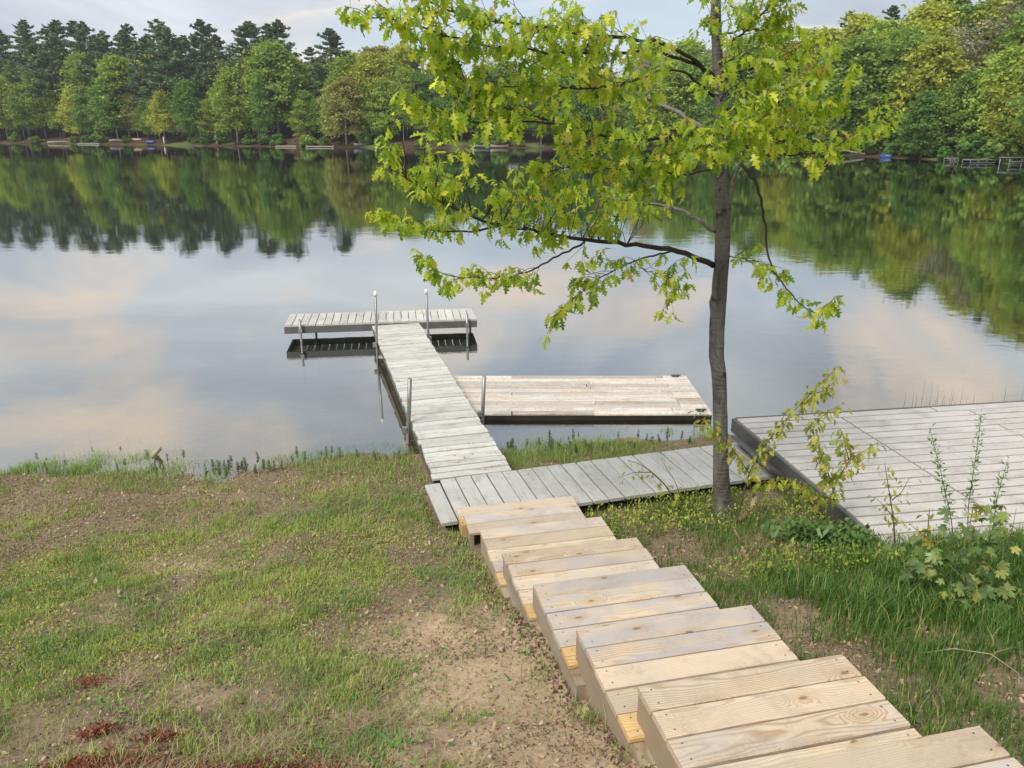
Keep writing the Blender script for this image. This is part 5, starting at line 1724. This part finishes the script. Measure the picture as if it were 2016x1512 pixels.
x, y, z = scatter(16000, GX0, 6.0, 2.2, 9.4, lambda x, y: np.clip(.25 + sstep(.45, .65, fbm(x, y, 1.4, 165, 3)), 0, 1))
tag(link('leaf_scraps', flakes('leaf_scraps', x, y, z, .006, .020, M['dead_leaf'], .018, .5)), 'small torn scraps of dry leaves strewn over the bank', 'litter', kind='stuff')


def straw_d(x, y):
    return np.clip(sstep(.5, .66, fbm(x, y, 1.3, 170, 3)) + .08, 0, 1)


x, y, z = scatter(80000, GX0, 6.0, 2.2, 9.2, straw_d)
tag(link('dry_straw', blades('dry_straw', x, y, z, .04, .11, .0016, M['straw'], 1.9, flat=.85)), 'dry bleached grass stalks lying on the ground', 'straw', kind='stuff')
def herb_d(x, y):
    t = shore_y(x) - y
    return np.clip(.03 + .6 * sstep(.55, .68, fbm(x, y, 2.2, 180, 3)), 0, 1) * left_side(x, y) * sstep(.9, 1.8, t) * (1 - .75 * sand_mask(x, y))


x, y, z = scatter(60000, GX0, GX1, 2.2, 8.6, herb_d)
tag(link('low_herbs', flakes('low_herbs', x, y, z, .005, .014, M['weed'], .03, .6)), 'low blue-green herbs creeping through the sandy lawn', 'ground cover', kind='stuff')
# matted straw heap and red sorrel at the lower left
def blob(n, cx, cy, rx, ry, rot=0.0):
    a = NR.normal(0, .5, n) * rx; b = NR.normal(0, .5, n) * ry
    return cx + a * math.cos(rot) - b * math.sin(rot), cy + a * math.sin(rot) + b * math.cos(rot)


xs, ys = [], []
for cx, cy, rx, ry, n in ((-1.75, 3.02, .34, .10, 1300), (-1.35, 3.35, .24, .10, 700), (-1.9, 2.75, .5, .1, 800), (-.95, 3.0, .2, .08, 300), (-.9, 3.55, .2, .08, 500), (-2.5, 4.15, .12, .1, 600)):
    a, b = blob(n, cx, cy, rx, ry, .25); xs.append(a); ys.append(b)
x = np.concatenate(xs); y = np.concatenate(ys); z = terrain(x, y)
tag(link('straw_mat', blades('straw_mat', x, y, z + NR.uniform(0, .03, len(x)), .05, .14, .0018, M['straw'], 2.0, flat=.8)), 'matted heap of dead straw among red sorrel at the near lawn edge', 'straw', kind='stuff')
xs, ys = [], []
for cx, cy, rx, ry, n in ((-1.45, 3.05, .55, .18, 9000), (-2.1, 3.05, .36, .2, 4200), (-1.75, 2.8, .6, .12, 4500), (-2.35, 3.5, .12, .06, 400), (-1.95, 3.45, .1, .07, 400), (-2.75, 4.2, .15, .07, 400)):
    a, b = blob(n, cx, cy, rx, ry, .15); xs.append(a); ys.append(b)
x = np.concatenate(xs); y = np.concatenate(ys); z = terrain(x, y)
tag(link('red_sorrel', flakes('red_sorrel', x, y, z, .004, .010, M['sorrel'], .04, .8)), 'patches of dark red sorrel at the near lawn edge', 'ground cover', kind='stuff')

# right bank
def right_d(x, y):
    l = x * ST_L[0] + y * ST_L[1]
    return (l > 2.3) * 1.0


def lush_d(x, y):
    s = x * ST_S[0] + y * ST_S[1]; l = x * ST_L[0] + y * ST_L[1]
    return right_d(x, y) * sstep(3.0, 3.5, l + (fbm(x, y, 1.5, 200, 2) - .5) * .8) * (.45 + .55 * sstep(.38, .52, fbm(x, y, 2.4, 203, 2))) * sstep(3.2, 3.8, s + (fbm(x, y, 1.4, 205, 2) - .5) * .9) * sstep(5.75, 5.0, s + (fbm(x, y, 1.6, 208, 2) - .5) * .8)


x, y, z = scatter(120000, 1.2, 6.2, 2.6, 7.2, lush_d)
tag(link('lush_grass', blades('lush_grass', x, y, z, .06, .22, .0038, M['lush'], .8)), 'tall lush green grass on the bank in front of the deck', 'grass', kind='stuff')
x, y, z = scatter(90000, .8, 6.2, 2.2, 8.8, lambda x, y: right_d(x, y) * np.clip(.10 + .8 * sstep(.44, .64, fbm(x, y, 2.3, 210, 3)), 0, 1))
tag(link('bank_grass', blades('bank_grass', x, y, z, .04, .17, .003, M['lush'], .65, .2, 1.0)), 'patchy mid-height grass between the stairs and the deck', 'grass', kind='stuff')
x, y, z = scatter(20000, .8, 5.2, 5.6, 8.8, lambda x, y: right_d(x, y) * sstep(.38, .6, fbm(x, y, 1.6, 220, 3)))
tag(link('bank_undergrowth', flakes('bank_undergrowth', x, y, z, .006, .015, M['clover'], .17, .8, 0, .8)), 'small leafy undergrowth around the foot of the oak', 'ground cover', kind='stuff')
x, y, z = scatter(14000, -6.4, -4.2, 8.9, 10.0, lambda x, y: (.12 + .6 * sstep(.42, .62, fbm(x, y, 3.5, 250, 3))) * sstep(10.0, 9.4, y + (fbm(x, y, 1.6, 255, 2) - .5)), zmin=-.16)
tag(link('flooded_grass', blades('flooded_grass', x, y, z, .05, .15, .0028, M['grass'], .9, 0, .75)), 'flooded grass standing in the shallows around the driftwood stub', 'grass', kind='stuff')
# leafy clump at the foot of the saplings
x, y = blob(1700, 3.0, 6.5, .45, .28); a_ = blocked(x, y, .02); x, y = x[~a_], y[~a_]; z = terrain(x, y)
tag(link('bank_weeds', flakes('bank_weeds', x, y, z, .012, .028, M['willow_leaf'], .22, .8)), 'leafy green weeds crowding the foot of the forked sapling', 'weeds', kind='stuff')
# strip between boardwalk and water, and shoreline sedge
x, y, z = scatter(45000, -6.5, 3.0, 8.3, 10.6, lambda x, y: np.clip(1.25 * sstep(.43, .58, fbm(x, y, 1.5, 230, 3)) * sstep(-.75, -.25, shore_y(x) - y) * sstep(1.15, .4, shore_y(x) - y), 0, 1), zmin=-.10)
tag(link('shore_sedge', blades('shore_sedge', x, y, z, .03, .12, .0028, M['grass'], .8, 0, .8)), 'green sedge and grass growing along the near waterline', 'grass', kind='stuff')
x, y, z = scatter(16000, -.2, 3.0, 8.4, 10.0, lambda x, y: sstep(.35, .55, fbm(x, y, 1.9, 240, 3)))
tag(link('strip_grass', blades('strip_grass', x, y, z, .03, .12, .0028, M['grass'], .7, 0, .8)), 'grass strip between the boardwalk and the swim raft', 'grass', kind='stuff')

# litter and grass caught along the stair sides
def edge_d(x, y):
    l = x * ST_L[0] + y * ST_L[1]; s = x * ST_S[0] + y * ST_S[1]
    left = np.interp(s, [1.0, 3.1, 7.2], [1.56, 1.36, 1.05])
    e = np.minimum(np.abs(l - left), np.abs(l - left - ST_W - .05))
    return sstep(.26, .0, e) * (s < 7.3)


x, y, z = scatter(90000, -1.2, 2.8, 2.2, 8.2, lambda x, y: edge_d(x, y) * .8)
tag(link('stair_edge_litter', flakes('stair_edge_litter', x, y, z, .003, .014, M['debris'], .02, .7)), 'dark leaf crumbs washed up against the stair sides', 'litter', kind='stuff')
x, y, z = scatter(40000, -1.2, 2.8, 2.2, 8.2, lambda x, y: edge_d(x, y) * sstep(.46, .6, fbm(x, y, 2.6, 430, 3)))
tag(link('stair_edge_grass', blades('stair_edge_grass', x, y, z, .03, .13, .0028, M['grass'], .8, 0, .7)), 'small grass tufts growing against the stair sides', 'grass', kind='stuff')

# reeds beyond the deck
rx = np.concatenate([NR.normal(6.6, .25, 26), NR.uniform(6.2, 9.2, 40)]); ry = NR.uniform(10.9, 11.8, 66)
rz = terrain(rx, ry)
tag(link('reed_stalks', blades('reed_stalks', rx, ry, rz, .25, .6, .003, M['debris'], .12)), 'thin dead reed stalks in the water beyond the deck', 'reeds', kind='stuff')

# broad-leaved rosettes on the lawn
def rosette(n, l, w, rise):
    V = []; F = []; b = 0
    bv, bf = blade_leaf(l, w, .35)
    for k in range(n):
        a = 2.4 * k; R = np.array(Euler((0, -rise * (.5 + .5 * (k % 3)), a)).to_matrix()); s = .7 + .3 * ((k * 7) % 5) / 4
        V.append((bv * s) @ R.T); F.append(bf + b); b += len(bv)
    V = np.concatenate(V); F = np.concatenate(F)
    return V, F


wr = random.Random(9)
wm = []
for n, l, w, rise in ((9, .13, .018, .5), (12, .11, .022, .8), (7, .16, .016, .6)):
    V, F = rosette(n, l, w, rise); wm.append(np_mesh('weed_rosette', V, F, M['weed'], np.repeat(np.random.default_rng(n).random(len(V) // 8) * .6, 8)))
wcount = 0
while wcount < 34:
    x = wr.uniform(-3.6, .9); y = wr.uniform(2.7, 7.6)
    if wcount < 7: x, y = [(-2.0, 3.22), (-1.72, 3.12), (-.62, 3.28), (.42, 3.0), (-.95, 4.2), (.1, 4.4), (-2.6, 5.2)][wcount]
    if blocked(np.array([x]), np.array([y]), .08)[0] or abs(x) > y * .7: continue
    o = link('lawn_weed', wm[wr.randrange(3)], None, world=Matrix.Translation((x, y, float(terrain(x, y)) - .004)) @ Matrix.Rotation(wr.uniform(0, 6.3), 4, 'Z') @ Matrix.Scale(wr.uniform(.35, .75), 4))
    tag(o, 'green broad-leaved weed rosette growing in the sandy lawn', 'weed', 'weed rosettes on the lawn'); wcount += 1

# leafy stems standing in the shallows
def stem_plant(seed):
    r = np.random.default_rng(seed); V = []; F = []; b = 0
    bv, bf = blade_leaf(.045, .010, .012)
    st_v = np.array([(-.003, 0, -.05), (.003, 0, -.05), (.002, 0, .16), (-.002, 0, .16)]); V.append(st_v); F.append(np.array([[0, 1, 2, 3]])); b = 4
    for lev in range(6):
        for k in range(4):
            a = k * 1.57 + lev * .78 + r.normal(0, .2)
            R = np.array(Euler((0, -.25 - .1 * lev, a)).to_matrix()); s = 1.15 - .09 * lev + r.normal(0, .1)
            V.append((bv * s) @ R.T + np.array([0, 0, .03 + lev * .024])); F.append(bf + b); b += len(bv)
    return np.concatenate(V), np.concatenate(F)


sm = []
for sdd in (1, 2, 3):
    V, F = stem_plant(sdd); sm.append(np_mesh('shore_plant', V, F, M['shore_leaf'], np.full(len(V), .3)))
sr = random.Random(4)
spots_l = []
spots = [(-6.1, 10.3), (-6.2, 10.0), (-5.6, 10.35), (-5.4, 10.3), (-5.75, 9.7), (-5.4, 9.75), (-6.4, 9.5), (-6.2, 9.4), (-5.9, 9.3)]
for k in range(22): spots.append((sr.gauss(-3.55, .32), sr.gauss(9.15, .14)))
for k in range(12): spots.append((sr.uniform(-3.0, -1.5), sr.uniform(9.2, 9.9)))
for k in range(32): spots.append((sr.uniform(-.1, 2.5), sr.uniform(9.55, 10.3)))
for k in range(14): spots.append((sr.gauss(.75, .25), sr.gauss(9.75, .13)))
for k in range(16): spots.append((sr.uniform(-6.4, -4.4), sr.uniform(9.0, 9.6)))
for (x, y) in spots:
    where = 'in open shallows beyond the driftwood stub' if y > 9.62 and x < -4.3 else 'in flooded grass by the driftwood stub' if x < -4.3 else 'in the dark clump at the muddy waterline' if x < -2.95 else 'between the dark clump and the pier' if x < -1 else 'on the strip between boardwalk and swim raft'
    if blocked(np.array([x]), np.array([y]), .03)[0]: continue
    o = link('shore_plant', sm[sr.randrange(3)], None, world=Matrix.Translation((x, y, float(terrain(x, y)))) @ Matrix.Rotation(sr.uniform(0, 6.3), 4, 'Z') @ Euler((sr.uniform(-.2, .2), sr.uniform(-.2, .2), 0)).to_matrix().to_4x4() @ Matrix.Scale(sr.uniform(.45, .9), 4))
    tag(o, 'small whorled-leaf plant ' + where, 'plant', 'whorled plants at the waterline')

# seedlings sprouting between boards
for x, y, z, s in ((-.72, 8.86, .292, .28), (-.60, 8.80, .291, .34), (-.50, 8.90, .292, .36), (-.80, 8.70, .29, .22), (-.66, 8.66, .29, .25), (-.55, 7.95, .281, .22), (-.18, 8.05, .281, .18), (.95, 8.55, .281, .22), (-1.02, 9.1, .295, .2)):
    o = link('board_seedling', wm[0], None, world=Matrix.Translation((x, y, z)) @ Matrix.Rotation(x * 9, 4, 'Z') @ Matrix.Scale(s, 4))
    tag(o, 'tiny green seedling sprouting from a gap in the grey boards', 'seedling', 'seedlings in the board gaps')

# fallen leaves and twigs
dm = []
for i in range(3):
    V, F = oak_leaf_arrays((.5, -.4, .9)[i], (.5, .7, .3)[i], .6); dm.append(np_mesh('fallen_leaf', V, F, M['dead_leaf'], np.zeros(len(V))))
fr = random.Random(12)
cnt = 0
while cnt < 110:
    if cnt < 62: x, y = fr.gauss(2.45, .55), fr.gauss(6.5, .75)
    else: x, y = fr.uniform(-4.2, 1.2), fr.uniform(2.9, 9.0)
    if blocked(np.array([x]), np.array([y]), .05)[0] or abs(x) > y * .72: continue
    z = float(terrain(x, y))
    if z < .01: continue
    o = link('fallen_leaf', dm[fr.randrange(3)], None, world=Matrix.Translation((x, y, z + .012)) @ Euler((fr.gauss(0, .35), fr.gauss(0, .3), fr.uniform(0, 6.3))).to_matrix().to_4x4() @ Matrix.Scale(fr.uniform(.09, .18) * (1.0 if cnt < 62 else .55), 4))
    tag(o, 'curled dry brown oak leaf lying under the oak' if cnt < 62 else 'curled dry brown leaf lying on the sandy lawn', 'leaf', 'dry leaves under the oak' if cnt < 62 else 'dry leaves on the lawn'); cnt += 1
tg = []
for k in range(46):
    x, y = fr.uniform(-4, 1.1), fr.uniform(2.6, 8.6)
    if k > 28: x, y = fr.uniform(1.6, 3.6), fr.uniform(3.4, 6.4)
    if blocked(np.array([x]), np.array([y]), .12)[0] or abs(x) > y * .72: continue
    L = fr.uniform(.05, .20); a = fr.uniform(0, 6.3)
    pts = []
    for t in (-.5, -.1, .25, .5):
        qx = x + math.cos(a) * L * t + fr.uniform(-.01, .01); qy = y + math.sin(a) * L * t + fr.uniform(-.01, .01)
        pts.append((qx, qy, float(terrain(qx, qy)) + .006))
    mb = MB(); mb.tube(pts, [.004, .0045, .0035, .0015], 5)
    o = mb.obj('twig', M['greywood'] if fr.random() < .6 else M['palewood'])
    tag(o, 'thin dry twig lying on the sandy lawn' if k <= 28 else 'thin dry twig lying on the bank right of the stairs', 'twig', 'twigs on the lawn' if k <= 28 else 'twigs on the right bank')
# long bleached stalk in the grass right of the stairs
pts = [(2.55, 4.05), (2.72, 3.98), (2.9, 3.9), (2.98, 3.75), (2.93, 3.66)]
mb = MB(); mb.tube([(px, py, float(terrain(px, py)) + h) for (px, py), h in zip(pts, (.03, .10, .10, .05, .02))], [.003, .003, .0028, .0025, .002], 5)
tag(mb.obj('dry_stalk', M['palewood']), 'long bent bleached stalk in the grass right of the stairs', 'stalk')
# driftwood stub in the shallows
x, y = -4.79, 9.5
mb = MB(); mb.tube([(x - .10, y, -.08), (x - .02, y, .02), (x + .06, y + .01, .10), (x + .085, y + .01, .12)], [.03, .035, .03, .012], 9, bump=lambda i, k: .15 * math.sin(k * 2.1 + i))
tag(mb.obj('driftwood', M['palewood']), 'short driftwood stub leaning in the flooded grass on the left', 'driftwood')
# stones
sr2 = random.Random(31)
for x, y, s in ((-1.85, 3.28, .016), (-1.7, 3.42, .012), (-1.3, 7.0, .02), (-.85, 6.75, .018), (-2.9, 8.6, .03), (-.2, 3.35, .02), (-.65, 2.95, .016)):
    r_ = np.random.default_rng(int(s * 1e4))
    mb = MB()
    rings = []
    mb.tube([(0, 0, -.5 * s), (0, 0, -.1 * s), (0, 0, .35 * s), (0, 0, .6 * s)], [.7 * s, 1.0 * s, .8 * s, .25 * s], 8, bump=lambda i, k: .15 * math.sin(k * 2.7 + i * 1.3))
    o = mb.obj('pebble', M['palewood'], None, world=Matrix.Translation((x, y, float(terrain(x, y)) + .2 * s)) @ Matrix.Rotation(sr2.uniform(0, 6), 4, 'Z'))
    tag(o, 'small pale pebble lying on the sandy lawn', 'pebble', 'pebbles on the lawn')

# ------------------------------------------------------------------ thin evening haze over the lake
def build_haze():
    m, nt, out = new_mat('thin_haze')
    v = nd(nt, 'ShaderNodeVolumePrincipled', {'Color': (0.90, 0.93, 0.98, 1), 'Density': 0.00022, 'Anisotropy': 0.0})
    nt.links.new(v.outputs[0], out.inputs['Volume'])
    mb = MB(); mb.box((0, 145, 25), (900, 600, 62))
    tag(mb.obj('haze', m), 'thin pale haze in the air over the lake', 'haze', kind='stuff')


build_haze()
